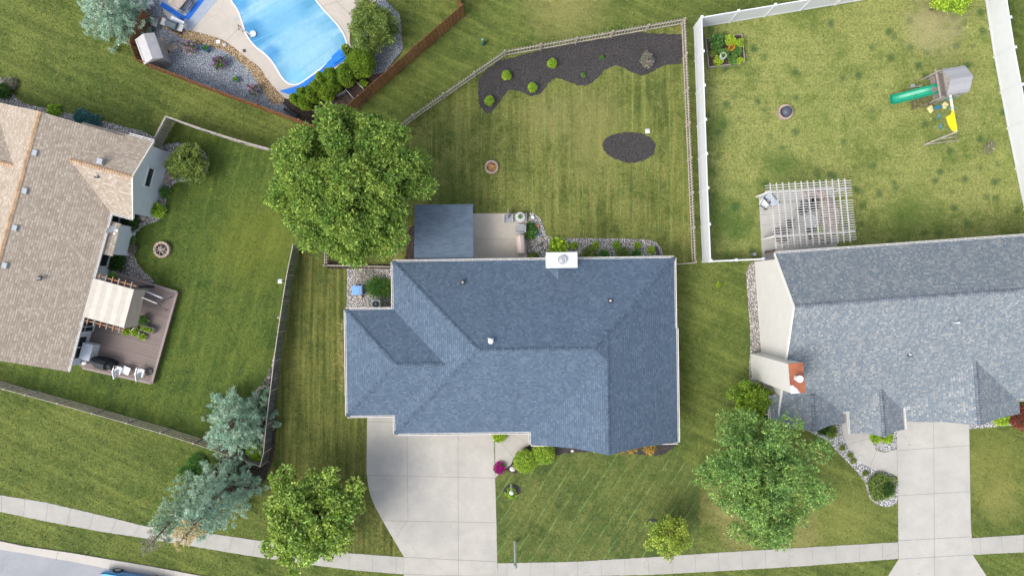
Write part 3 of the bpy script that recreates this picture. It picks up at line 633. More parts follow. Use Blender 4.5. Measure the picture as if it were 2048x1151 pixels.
# ============================================================ BUILDINGS
class Frame:
    def __init__(s, deg): s.a = R(deg); s.c = math.cos(s.a); s.s = math.sin(s.a)
    def loc(s, px, py, h): v = W(px, py, h); return (v.x * s.c + v.y * s.s, -v.x * s.s + v.y * s.c)
    def w(s, x, y, z=None):
        X, Y = x * s.c - y * s.s, x * s.s + y * s.c
        return (X, Y) if z is None else (X, Y, z)
def clip(poly, a, b, c):
    o = []
    for i in range(len(poly)):
        p, q = poly[i], poly[(i + 1) % len(poly)]; dp = a * p[0] + b * p[1] + c; dq = a * q[0] + b * q[1] + c
        if dp >= -1e-9: o.append(p)
        if (dp > 1e-9 and dq < -1e-9) or (dp < -1e-9 and dq > 1e-9):
            f = dp / (dp - dq); o.append((p[0] + (q[0] - p[0]) * f, p[1] + (q[1] - p[1]) * f))
    return o
def planes_of(fp, slopes):
    P = []
    for i, s_ in enumerate(slopes):
        if s_ is None: continue
        p, q = fp[i], fp[(i + 1) % len(fp)]; L = math.hypot(q[0] - p[0], q[1] - p[1])
        u = ((q[0] - p[0]) / L, (q[1] - p[1]) / L); n = (-u[1], u[0])
        eh, t = s_
        P.append((t * n[0], t * n[1], eh - t * (n[0] * p[0] + n[1] * p[1]), p, u, n, t))
    return P
def split(poly, P):
    out = []
    for i, a in enumerate(P):
        q = poly
        for j, b in enumerate(P):
            if i != j: q = clip(q, b[0] - a[0], b[1] - a[1], b[2] - a[2] + (1e-7 if i < j else 0)) if q else q
        if len(q) >= 3: out.append((a, q))
    return out
def on_edge(p, q, fp):
    for i in range(len(fp)):
        a, b = fp[i], fp[(i + 1) % len(fp)]; L = math.hypot(b[0] - a[0], b[1] - a[1])
        d = lambda r: abs((b[0] - a[0]) * (r[1] - a[1]) - (b[1] - a[1]) * (r[0] - a[0])) / L
        if d(p) < 1e-5 and d(q) < 1e-5: return True
    return False
def roof_block(fr, rm, wm, cm, fp, slopes, inset=0.4, wall=True, th=0.16, caps=True, capskip=(), wall_fp=None):
    P = planes_of(fp, slopes)
    zf = lambda p: min(a[0] * p[0] + a[1] * p[1] + a[2] for a in P)
    seen = []
    for a, q in split(fp, P):
        k = math.sqrt(1 + a[6] ** 2)
        uv = [((p[0] - a[3][0]) * a[4][0] + (p[1] - a[3][1]) * a[4][1] + 50, ((p[0] - a[3][0]) * a[5][0] + (p[1] - a[3][1]) * a[5][1]) * k + 0.02) for p in q]
        z = [a[0] * p[0] + a[1] * p[1] + a[2] for p in q]
        rm.face([fr.w(p[0], p[1], zz) for p, zz in zip(q, z)], 0, uv)
        rm.face([fr.w(p[0], p[1], zz - th) for p, zz in zip(q, z)][::-1], 1)
        for i in range(len(q)):
            p, r = q[i], q[(i + 1) % len(q)]
            zp, zr = z[i], z[(i + 1) % len(q)]
            if on_edge(p, r, fp):
                rm.face([fr.w(*p, zp - th), fr.w(*r, zr - th), fr.w(*r, zr), fr.w(*p, zp)], 1)
            elif caps:
                key = tuple(sorted([(round(p[0], 2), round(p[1], 2)), (round(r[0], 2), round(r[1], 2))]))
                if key in seen: continue
                seen.append(key)
                L = math.hypot(r[0] - p[0], r[1] - p[1])
                if L < 0.3 or any(math.dist(k_, e_) < 0.2 for k_ in capskip for e_ in (p, r)): continue
                A = Vector((p[0], p[1], zp)); B = Vector((r[0], r[1], zr)); d = (B - A).normalized()
                if d.z < 0: A, B, d = B, A, -d
                L3 = (B - A).length; n = int(L3 / 0.16); sd = Vector((-d.y, d.x, 0)).normalized()
                wdt = 0.135
                zl = zf((A.x + sd.x * wdt + d.x * .5, A.y + sd.y * wdt + d.y * .5)) - (A.z + d.z * .5)
                zr_ = zf((A.x - sd.x * wdt + d.x * .5, A.y - sd.y * wdt + d.y * .5)) - (A.z + d.z * .5)
                for j in range(n):
                    c0 = A + d * (L3 * j / n); c1 = A + d * (L3 * (j + 1.0) / n)
                    up0, up1 = 0.048, 0.020
                    l0 = c0 + sd * wdt + Vector((0, 0, zl)); l1 = c1 + sd * wdt + Vector((0, 0, zl)); r0 = c0 - sd * wdt + Vector((0, 0, zr_)); r1 = c1 - sd * wdt + Vector((0, 0, zr_))
                    g = lambda v, u: fr.w(v.x, v.y, v.z + u)
                    dk = 0.022 * (L3 / n) / 0.16
                    cm_m = 0
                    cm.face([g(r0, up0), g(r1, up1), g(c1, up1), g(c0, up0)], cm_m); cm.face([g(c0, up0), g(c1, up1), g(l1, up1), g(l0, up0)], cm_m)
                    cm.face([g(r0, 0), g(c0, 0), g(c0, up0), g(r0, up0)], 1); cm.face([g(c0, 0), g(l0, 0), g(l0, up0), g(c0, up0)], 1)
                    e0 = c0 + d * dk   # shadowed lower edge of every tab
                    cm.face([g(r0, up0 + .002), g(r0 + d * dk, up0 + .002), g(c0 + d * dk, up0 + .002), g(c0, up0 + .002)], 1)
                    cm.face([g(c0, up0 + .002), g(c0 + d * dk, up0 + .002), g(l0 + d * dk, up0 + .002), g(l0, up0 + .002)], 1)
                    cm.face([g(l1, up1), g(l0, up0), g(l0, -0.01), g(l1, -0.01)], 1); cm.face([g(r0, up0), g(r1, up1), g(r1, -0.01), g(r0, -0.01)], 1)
    if wall:
        if wall_fp is None:
            if not hasattr(inset, '__len__'): inset = [inset] * len(fp)
            n = len(fp); wall_fp = fp
            for i in range(n):
                p, q = fp[i], fp[(i + 1) % n]; L = math.hypot(q[0] - p[0], q[1] - p[1]); nx, ny = -(q[1] - p[1]) / L, (q[0] - p[0]) / L
                wall_fp = clip(wall_fp, nx, ny, -(nx * p[0] + ny * p[1]) - inset[i])
        for a, q in split(wall_fp, P):
            z = [a[0] * p[0] + a[1] * p[1] + a[2] - th + 0.01 for p in q]
            for i in range(len(q)):
                p, r = q[i], q[(i + 1) % len(q)]
                if on_edge(p, r, wall_fp): wm.face([fr.w(*p, 0), fr.w(*r, 0), fr.w(*r, z[(i + 1) % len(q)]), fr.w(*p, z[i])])
    HARD.append([fr.w(*p) for p in fp]) if wall else None
def rect(x0, y0, x1, y1): return [(x0, y0), (x1, y0), (x1, y1), (x0, y1)]    # S, E, N, W edges
def gutter(fr, mb, p, q, z, side=1):
    """channel along the eave p->q (local xy), water side to the left: white lip, dark trough, hangers"""
    p = Vector(fr.w(*p)); q = Vector(fr.w(*q)); d = (q - p).normalized(); n = Vector((d.y, -d.x)) * side
    def run(o0, o1, z0, z1, m):
        a = p + n * o0; b = q + n * o0; c = q + n * o1; e = p + n * o1
        P = [(a.x, a.y), (b.x, b.y), (c.x, c.y), (e.x, e.y)]
        mb.prism(P, z0, z1, m)
    e = -0.0
    run(0.003, 0.028, z - 0.13, z - 0.012, 0); run(0.028, 0.092, z - 0.13, z - 0.10, 1); run(0.092, 0.125, z - 0.13, z + 0.005, 0)
    L = (q - p).length; k = max(1, int(L / 0.62))
    for i in range(k + 1):
        c = p + d * (L * (i + 0.5) / (k + 1)) + n * 0.055
        mb.box((c.x, c.y, z - 0.004), (0.022, 0.12, 0.012), math.atan2(d.y, d.x))

def house(name, label, fr, cxy, blocks, mats, gutters, caps=True):
    t = empty(name, label, 'house', (*fr.w(*cxy), 0), fr.a)
    rm, wm, cm = MB(), MB(), MB()
    for b in blocks: roof_block(fr, rm, wm, cm, **b)
    ro = rm.build('roof', [mats[0], M['white_trim']], t); wo = wm.build('wall', mats[1], t); cm.build('ridge_cap', [mats[2], mats[3]], ro)
    for g in gutters:
        gm = MB(); gutter(fr, gm, *g); gm.build('gutter', [M['white_trim'], M['gutter_in']], t)
    return t, ro

# ---- middle house, blue hipped roof
FC = Frame(0.8); E0 = 2.7; T = 0.5
ax0 = FC.loc(786, 560, E0)[0]; ax1 = FC.loc(1349, 560, E0)[0]; ay1 = FC.loc(1060, 519.5, E0)[1]; ay0 = FC.loc(920, 865, E0)[1]
bx0 = FC.loc(1061.5, 875, E0)[0]; bx1 = ax1 + 0.085; by0 = FC.loc(1200, 886, E0)[1]; bxm = (bx0 + bx1) / 2; byn = FC.loc(1350, 656, E0)[1]
gx0 = FC.loc(693, 725, E0)[0]; gy1 = FC.loc(740, 618.5, E0)[1]; gy0 = FC.loc(740, 830.5, E0)[1]
blocks = [
    dict(fp=rect(ax0, ay0, ax1, ay1), slopes=[(E0, T)] * 4, capskip=[(ax1, ay0)]),
    dict(fp=[(bx0, by0), (bxm - 2.0, by0), (bxm, by0 - 0.22), (bxm + 2.3, by0), (bx1, by0), (bx1, byn), (bx0, byn)], slopes=[None, None, None, None, (E0 - 0.05, T), None, (E0, T)], inset=[0.45, 0.45, 0.45, 0.45, 0.4, 0.0, 0.4]),
    dict(fp=rect(gx0, gy0, ax0 + 3.75, gy1), slopes=[(E0, T), None, (E0, T), (E0, T)], inset=[0.4, 0, 0.4, 0.4]),
]
gut = [((ax1, ay1), (ax0, ay1), E0), ((ax0, ay1), (ax0, gy1), E0), ((ax1, byn), (ax1, ay1), E0), ((ax0, ay0), (bx0, ay0), E0), ((ax0, gy0), (ax0, ay0), E0), ((bx0, ay0), (bx0, by0), E0),
       ((bx0, by0), (bxm - 2.1, by0), E0), ((bxm + 2.5, by0), (bx1, by0), E0), ((bx1, by0), (bx1, byn), E0), ((ax0, gy1), (gx0, gy1), E0), ((gx0, gy1), (gx0, gy0), E0), ((gx0, gy0), (ax0, gy0), E0)]
hc, hroof = house('blue_roof_house', 'middle house with a dark blue shingle hip roof and white chimney at its back eave', FC, ((ax0 + ax1) / 2, (ay0 + ay1) / 2), blocks, (M['sh_blue'], M['siding_w'], M['cap_blue'], M['cap_line']), gut)
# chimney chase with metal lid
ch = MB(); a = FC.loc(1092.5, 504.5, 5.5); b = FC.loc(1155, 535, 5.5); cx, cy = (a[0] + b[0]) / 2, (a[1] + b[1]) / 2; wx, wy = b[0] - a[0], a[1] - b[1]
X, Y = FC.w(cx, cy); ch.box((X, Y, 2.7), (wx - 0.14, wy - 0.14, 5.4), FC.a)
cho = ch.build('chimney', M['siding_w'], hc)
ch = MB(); ch.box((X, Y, 5.42), (wx, wy, 0.14), FC.a); top = (*FC.w(cx, cy), 5.56)
cs = [(*FC.w(cx + sx * wx / 2, cy + sy * wy / 2), 5.493) for sx, sy in ((-1, -1), (1, -1), (1, 1), (-1, 1))]
for i in range(4): ch.face([cs[i], cs[(i + 1) % 4], top])
ch.build('chimney_lid', M['white'], cho)
ch = MB(); ch.lathe([(0.2, 0), (0.2, 0.18), (0.265, 0.19), (0.265, 0.26), (0.24, 0.28), (0.235, 0.25), (0.2, 0.245), (0.01, 0.27)], (X, Y, 5.5), 28); ch.build('flue_cap', M['metal'], cho, smooth=False)
ck = MB(); zr = lambda y: E0 + T * (ay1 - y); ys_ = cy - wy / 2 + 0.02; r0 = zr(ys_) + 0.36; yt = ay1 - (r0 - E0) / T
G = lambda x, y, z: FC.w(x, y, z)
ck.face([G(cx - 0.75, ys_, zr(ys_)), G(cx - 0.1, yt, r0 + .01), G(cx - 0.1, ys_, r0)][::-1], 0, [(0, 0), (0.6, 1), (0.6, 0)]); ck.face([G(cx - 0.1, ys_, r0), G(cx - 0.1, yt, r0 + .01), G(cx + 0.75, ys_, zr(ys_))][::-1], 0, [(0, 0), (0.9, 0), (0, 0.9)])
ck.build('cricket', M['sh_blue'], hroof)
def vent_pipe(px, py, h, parent, label=None):
    c = W(px, py, h); m = MB(); m.box((c.x, c.y, h - 0.12), (0.3, 0.3, 0.03), 0, 1, Matrix.Rotation(-0.4, 3, 'X').to_quaternion()); m.lathe([(0.085, -0.15), (0.07, 0.0), (0.05, 0.05), (0.05, 0.14), (0.035, 0.14), (0.03, 0.05)], (c.x, c.y, h - 0.08), 12); m.lathe([(0.13, -0.12), (0.1, -0.04)], (c.x, c.y, h - 0.08), 12, 1)
    m.build('vent_pipe', [M['white'], M['dmetal']], parent, smooth=False)
vent_pipe(925, 564, 3.65, hc); vent_pipe(1221.5, 601, 4.2, hc)
c = W(981.5, 682, 5.55); m = MB(); m.box((c.x, c.y + 0.12, 5.3), (0.36, 0.1, 0.05), 0); m.tube([(c.x, c.y + 0.05, 5.1), (c.x, c.y, 5.5)], 0.09, 12); m.lathe([(0.1, 0), (0.17, 0.03), (0.17, 0.1), (0.12, 0.15), (0.03, 0.17)], (c.x, c.y, 5.45), 18); m.build('roof_vent', M['white'], hc, smooth=False)
m = MB(); c = W(1355, 652, 1.2); m.box((c.x - 0.12, c.y, 1.2), (0.25, 0.4, 0.5)); m.build('meter_box', plain('green_meter_box', (0.08, 0.22, 0.13), 0.5), hc)
# patio roof attached to the back wall
pcv = empty('patio_cover', 'flat square shingled patio cover between the big tree and the bare patio slab', 'patio cover', (*W2(887, 465, 2.4), 0))
pts = [W(829.5, 409, 2.32), W(945.5, 408, 2.32), W(947, 521, 2.50), W(828, 521, 2.50)]
m = MB(); uvp = [(0, 3.8), (3.9, 3.8), (3.9, 0), (0, 0)]; m.face(pts[::-1], 0, uvp[::-1]); m.face([p - Vector((0, 0, .12)) for p in pts], 1)
for i in range(4):
    p, q = pts[i], pts[(i + 1) % 4]; m.face([p, q, q - Vector((0, 0, .12)), p - Vector((0, 0, .12))], 1)
m.build('roof', [shingle('patio_roof_shingle', [(0.055, 0.082, 0.118), (0.062, 0.094, 0.134), (0.07, 0.104, 0.148), (0.085, 0.12, 0.163)], (0.13, 0.155, 0.18), w=0.5, h=0.13, linew=0.02), M['cap_blue']], pcv)
for p in pts[:2] + [(pts[0] + pts[1]) / 2]:
    m = MB(); s_ = 1 if p.x < pts[0].x + 1 else -1; m.box((p.x + s_ * 0.2, p.y - 0.2, 1.1), (0.14, 0.14, 2.2)); m.build('post', M['white_trim'], pcv)

def south_window(fr, parent, x, y, z, wd, ht, panes=2, name='window'):
    """window or door in a wall facing local -y"""
    m = MB(); q = 0.08
    for sx in (-1, 1): m.box((*fr.w(x + sx * wd / 2, y - 0.03), z), (q, 0.08, ht + q), fr.a)
    m.box((*fr.w(x, y - 0.03), z + ht / 2), (wd - q, 0.077, q), fr.a); m.box((*fr.w(x, y - 0.05), z - ht / 2), (wd - q, 0.13, q), fr.a)
    for i in range(1, panes): m.box((*fr.w(x - wd / 2 + wd * i / panes, y - 0.028), z), (0.05, 0.06, ht - q), fr.a)
    o = m.build(name, M['white'], parent); m = MB(); m.box((*fr.w(x, y - 0.012), z), (wd - q, 0.02, ht - q), fr.a); m.build('pane', M['glass'], o)
def garage_door(fr, parent, x, y, wd):
    m = MB(); m.box((*fr.w(x, y - 0.012), 1.1), (wd, 0.02, 2.16), fr.a)
    for i in range(4):
        for j in range(int(wd / 0.6)): m.box((*fr.w(x - wd / 2 + (j + 0.5) * wd / int(wd / 0.6), y - 0.03), 0.3 + i * 0.53), (wd / int(wd / 0.6) - 0.1, 0.02, 0.42), fr.a)
    m.build('garage_door', M['white'], parent)
    m = MB(); m.box((*fr.w(x, y - 0.03), 2.25), (wd + 0.24, 0.06, 0.12), fr.a); [m.box((*fr.w(x + s_ * (wd / 2 + 0.06), y - 0.03), 1.09), (0.11, 0.06, 2.18), fr.a) for s_ in (-1, 1)]; m.build('door_frame', M['white_trim'], parent)
garage_door(FC, hc, ax0 + 3.6, ay0 + 0.4, 4.9)
south_window(FC, hc, bx0 + 2.4, by0 + 0.45, 1.5, 1.8, 1.3, 3); south_window(FC, hc, bxm + 2.3, by0 + 0.45, 1.5, 1.5, 1.3)
# ---- right house, grey mottled roof
FR = Frame(4.1)
rx0 = FR.loc(1550, 508, 4.2)[0]; ry1 = FR.loc(1550, 507, 4.2)[1]; ryr = FR.loc(1590, 612, 6.7)[1]; ry0 = FR.loc(1700, 822, 2.8)[1]
w1 = [FR.loc(1541, 830, 2.7)[0], FR.loc(1690, 830, 2.7)[0], FR.loc(1640, 850, 2.9)[1], FR.loc(1545, 798, 2.7)[1]]
w2 = [FR.loc(1699, 840, 2.7)[0], FR.loc(1808, 840, 2.7)[0], FR.loc(1760, 863, 2.9)[1]]
w3 = [FR.loc(1812, 825, 2.7)[0], FR.loc(2040, 825, 2.7)[0], FR.loc(1900, 838, 2.9)[1]]
pS = (6.7 - 2.8) / (ryr - ry0); pN = 2.5 / (ry1 - ryr)
def prow(x0, x1, y0, y1, d=0.2): xm = (x0 + x1) / 2; return [(x0, y0), (xm - (x1 - x0) * 0.22, y0), (xm, y0 - d), (xm + (x1 - x0) * 0.22, y0), (x1, y0), (x1, y1), (x0, y1)]
def prowb(w, top, t, inset=0.35): return dict(fp=prow(w[0], w[1], w[2], top), slopes=[None] * 4 + [(2.7, t), None, (2.7, t)], inset=[inset] * 4 + [0.35, 0.0, 0.3])
blocks = [
    dict(fp=rect(rx0, ry0, rx0 + 27, ry1), slopes=[(2.8, pS), None, (4.2, pN), None], inset=[0.4, 0.1, 0.35, 0.1]),
    prowb(w1, w1[3] + 0.25, 0.42), prowb(w2, ry0 + 2.2, 0.5), prowb(w3, ry0 + 4.2, 0.45)]
gut = [((rx0 + 27, ry1), (rx0, ry1), 4.2), ((w2[0], ry0 + 0.25), (w2[0], w2[2]), 2.7), ((w2[1], w2[2]), (w2[1], ry0 + 0.3), 2.7), ((w2[0] - 0.42, ry0), (w2[0] - 0.13, ry0), 2.8), ((w2[1] + 0.13, ry0 + 0.0), (w3[0] + 0.3, ry0), 2.8),
       ((w1[0], w1[3] + 0.2), (w1[0], w1[2]), 2.7), ((w3[1], ry0), (rx0 + 27, ry0), 2.8)]
hr, rroof = house('grey_roof_house', 'right house with a mottled grey shingle gable roof and tall cream end wall', FR, (rx0 + 10, (ry0 + ry1) / 2), blocks, (M['sh_grey'], M['siding_w'], M['cap_grey'], M['cap_line']), gut)
garage_door(FR, hr, (w3[0] + w3[1]) / 2 - 0.9, w3[2] + 0.35, 4.6)
south_window(FR, hr, (w1[0] + w1[1]) / 2, w1[2] + 0.35, 1.5, 1.6, 1.2); south_window(FR, hr, (w2[0] + w2[1]) / 2, w2[2] + 0.35, 1.1, 1.0, 2.1, 1, 'front_door')
# rake boards on the west gable
m = MB()
for (y0_, z0_), (y1_, z1_) in (((ry1, 4.2), (ryr, 6.7)), ((ryr, 6.7), (ry0, 2.8))):
    m.beam(FR.w(rx0 - 0.02, y0_, z0_ - 0.04), FR.w(rx0 - 0.02, y1_, z1_ - 0.04), 0.06, 0.2)
m.build('rake_board', M['white_trim'], hr)
m = MB(); cpts = [W2(1578, 728, 6.9), W2(1605, 722, 6.9), W2(1610, 783, 6.9), W2(1584, 785, 6.9)]
cc = Vector(((cpts[0][0] + cpts[2][0]) / 2, (cpts[0][1] + cpts[2][1]) / 2)); FRx = Frame(4.6)
m.box((cc.x, cc.y, 3.42), (0.82, 1.72, 6.84), FRx.a); cho = m.build('chimney', M['siding_w'], hr)
tr = NT('rusted_lid'); w = W(1578, 790, 6.9); P = tr.wpos(); q = tr.n.new('ShaderNodeVectorMath'); q.operation = 'DISTANCE'; tr.l.new(P, q.inputs[0]); q.inputs[1].default_value = (w.x, w.y, 6.9)
fac = tr.step(tr.math('ADD', q.outputs['Value'], tr.math('MULTIPLY', tr.noise(2.2, 3), 0.45)), 0.80, 0.84)
m = MB(); m.box((cc.x, cc.y, 6.88), (0.86, 1.78, 0.07), FRx.a); m.build('chimney_lid', tr.done(tr.mix(fac, (0.6, 0.62, 0.64), tr.ramp(tr.noise(1.5, 4), [(0.35, (0.22, 0.075, 0.045)), (0.65, (0.36, 0.125, 0.06))])), 0.6), cho)
c = W(1599, 757, 7.35); m = MB(); m.lathe([(0.16, 0), (0.16, 0.42), (0.11, 0.43)], (c.x, c.y, 6.9), 20); m.lathe([(0.1, 0.0), (0.21, 0.02), (0.21, 0.07), (0.05, 0.12)], (c.x, c.y, 7.36), 20); m.lathe([(0.12, 0.4), (0.12, 0.46)], (c.x, c.y, 6.9), 14, 1); m.build('flue_cap', [M['white'], M['dmetal']], cho)
vent_pipe(1822, 709, 4.9, hr)
c = W(1798, 549, 5.5); m = MB(); m.box((c.x - 0.12, c.y + 0.05, 5.35), (0.3, 0.28, 0.03), 0.1, 1); m.tube([(c.x - 0.1, c.y + 0.04, 5.2), (c.x, c.y, 5.45), (c.x + 0.2, c.y - 0.03, 5.5)], [0.09, 0.08, 0.08], 10); m.build('roof_vent', [M['white'], M['dmetal']], hr)
def dish(px, py, h, ang, parent, name='satellite_dish', r=0.3, flat=0.35):
    c = W(px, py, h); m = MB(); n = 18
    ax = Vector((math.cos(ang), math.sin(ang), flat)).normalized(); u = ax.cross(Vector((0, 0, 1))).normalized(); v = ax.cross(u)
    rings = []
    for k, (rr, d) in enumerate([(0.0, -0.07), (0.4, -0.058), (0.75, -0.03), (1.0, 0.0)]):
        rings.append([c + (u * math.cos(2 * math.pi * i / n) * 1.1 + v * math.sin(2 * math.pi * i / n)) * r * rr + ax * d for i in range(n)])
    for a, b in zip(rings, rings[1:]):
        for i in range(n): m.face([a[i], a[(i + 1) % n], b[(i + 1) % n], b[i]])
    o = m.build('dish_face', M['white'], parent, smooth=True)
    m = MB(); f = c + ax * 0.42 - v * 0.02; m.tube([c - Vector((0, 0, r)), f], 0.022, 6); m.box(f, (0.14, 0.1, 0.1), ang); m.tube([c - ax * 0.05, c - ax * 0.1 - Vector((0, 0, 0.3)), c - Vector((0, 0, 0.75))], 0.035, 6)
    m.box(c - Vector((0, 0, 0.62)), (0.24, 0.2, 0.03), ang); m.build('dish_arm', M['white'], parent)
sdt = empty('satellite_dish', 'white satellite dish on the slope of the grey mottled roof', 'satellite dish', tuple(W(1905, 648, 4.9))); dish(1901, 646, 5.75, R(8), sdt, flat=0.9)

# ---- left house, tan roof, turned 15 degrees
FL = Frame(-15.2); E1 = 2.7
le = FL.loc(178, 585, E1)[0]; lyn = 2.85; lys = -12.75; lw = 9.1; tl = 0.52
wx1 = -24.86; wy0, wy1 = -2.1, 3.06
blocks = [
    dict(fp=rect(le - lw, lys, le, lyn), slopes=[None, (E1, tl), None, (E1, tl)], inset=[0.15, 0.42, 0.15, 0.4]),
    dict(fp=rect(le - 3.3, wy0, wx1, wy1), slopes=[(E1, tl), None, (E1, tl), None], inset=[0.3, 0.12, 0.3, 0.0]),
    dict(fp=rect(le - lw - 8, -4.3, le - 3.8, 2.7), slopes=[(E1, tl), None, (E1, tl), None], inset=[0.3, 0.1, 0.3, 0.1])]
gut = [((le, lys), (le, wy0), E1), ((le, wy0), (wx1, wy0), E1), ((wx1, wy1), (le - 0.2, wy1), E1)]
hl, lroof = house('tan_roof_house', 'left house with a tan shingle gable roof and pale blue siding', FL, (le - 4, -5), blocks, (M['sh_tan'], M['siding_b'], M['cap_tan'], M['cap_tan']), gut)
m = MB(); ym = (wy0 + wy1) / 2; zr_ = E1 + tl * (wy1 - wy0) / 2
for (y0_, z0_), (y1_, z1_) in (((wy1, E1), (ym, zr_)), ((ym, zr_), (wy0, E1))): m.beam(FL.w(wx1 + 0.02, y0_, z0_ - 0.03), FL.w(wx1 + 0.02, y1_, z1_ - 0.03), 0.06, 0.18)
m.build('rake_board', M['white_trim'], hl)
def window(fr, parent, x, y, z, wd, ht, panes=1, rows=1):
    """window in a wall facing local +x"""
    m = MB(); X, Y = fr.w(x + 0.015, y); q = 0.07
    m.box((*fr.w(x + 0.03, y + wd / 2), z), (0.08, q, ht + q), fr.a); m.box((*fr.w(x + 0.03, y - wd / 2), z), (0.08, q, ht + q), fr.a)
    m.box((*fr.w(x + 0.03, y), z + ht / 2), (0.077, wd - q, q), fr.a); m.box((*fr.w(x + 0.05, y), z - ht / 2), (0.13, wd - q, q), fr.a)
    for i in range(1, panes): m.box((*fr.w(x + 0.028, y - wd / 2 + wd * i / panes), z), (0.06, 0.05, ht - q), fr.a)
    for i in range(1, rows): m.box((*fr.w(x + 0.026, y), z - ht / 2 + ht * i / rows), (0.05, wd - q, 0.03), fr.a)
    o = m.build('window', M['white'], parent); m = MB(); m.box((*fr.w(x + 0.012, y), z), (0.02, wd - q, ht - q), fr.a); m.build('pane', M['glass'], o)
wl = le - 0.42
window(FL, hl, wl, -2.35, 1.5, 0.9, 1.3); window(FL, hl, wl, -5.35, 1.5, 0.85, 1.4); window(FL, hl, wl, -11.35, 1.6, 1.55, 1.5, 2); window(FL, hl, wl, -9.75, 1.35, 1.1, 1.9, 3, 2)
window(FL, hl, wx1 - 0.12, 0.75, 1.9, 1.25, 0.75)
m = MB(); bx = (le - 0.5, -4.85, le + 0.62, -2.65)
q = rect(*bx); m.face([FL.w(q[0][0], q[0][1], 2.62), FL.w(q[1][0], q[1][1], 2.32), FL.w(q[2][0], q[2][1], 2.32), FL.w(q[3][0], q[3][1], 2.62)], 0, [(0, 1), (0, 0), (2.2, 0), (2.2, 1)])
for i, j in ((0, 1), (1, 2), (2, 3)):
    zz = [2.62, 2.32, 2.32, 2.62]; m.face([FL.w(*q[i], zz[i] - .1), FL.w(*q[j], zz[j] - .1), FL.w(*q[j], zz[j]), FL.w(*q[i], zz[i])], 1)
bo = m.build('bay_roof', [M['sh_tan'], M['white_trim']], hl); m = MB(); m.prism([FL.w(*p) for p in rect(le - 0.4, -4.75, le + 0.5, -2.75)], 0, 2.3); m.build('bay_wall', M['siding_b'], hl)
for (px, py) in ((68, 305), (48, 381), (28, 455), (8, 530), (199, 322)):
    z_ = 4.95 if px != 199 else 4.15
    c = W(px, py, z_); m = MB(); m.box((c.x, c.y, z_ - 0.06), (0.34, 0.34, 0.16), FL.a); m.box((c.x, c.y, z_ - 0.19), (0.42, 0.42, 0.2), FL.a, 1); m.build('roof_vent', [plain('vent_hood', (0.33, 0.37, 0.41), 0.5), M['oldwood']], hl)
vent_pipe(192, 351, 3.9, hl); vent_pipe(77, 556, 4.3, hl)
sdt = empty('satellite_dish', 'white satellite dish on the small tan roof over the bay window', 'satellite dish', tuple(W(222, 462, 2.5))); dish(222, 458, 3.0, R(-45), sdt, r=0.33, flat=0.12)

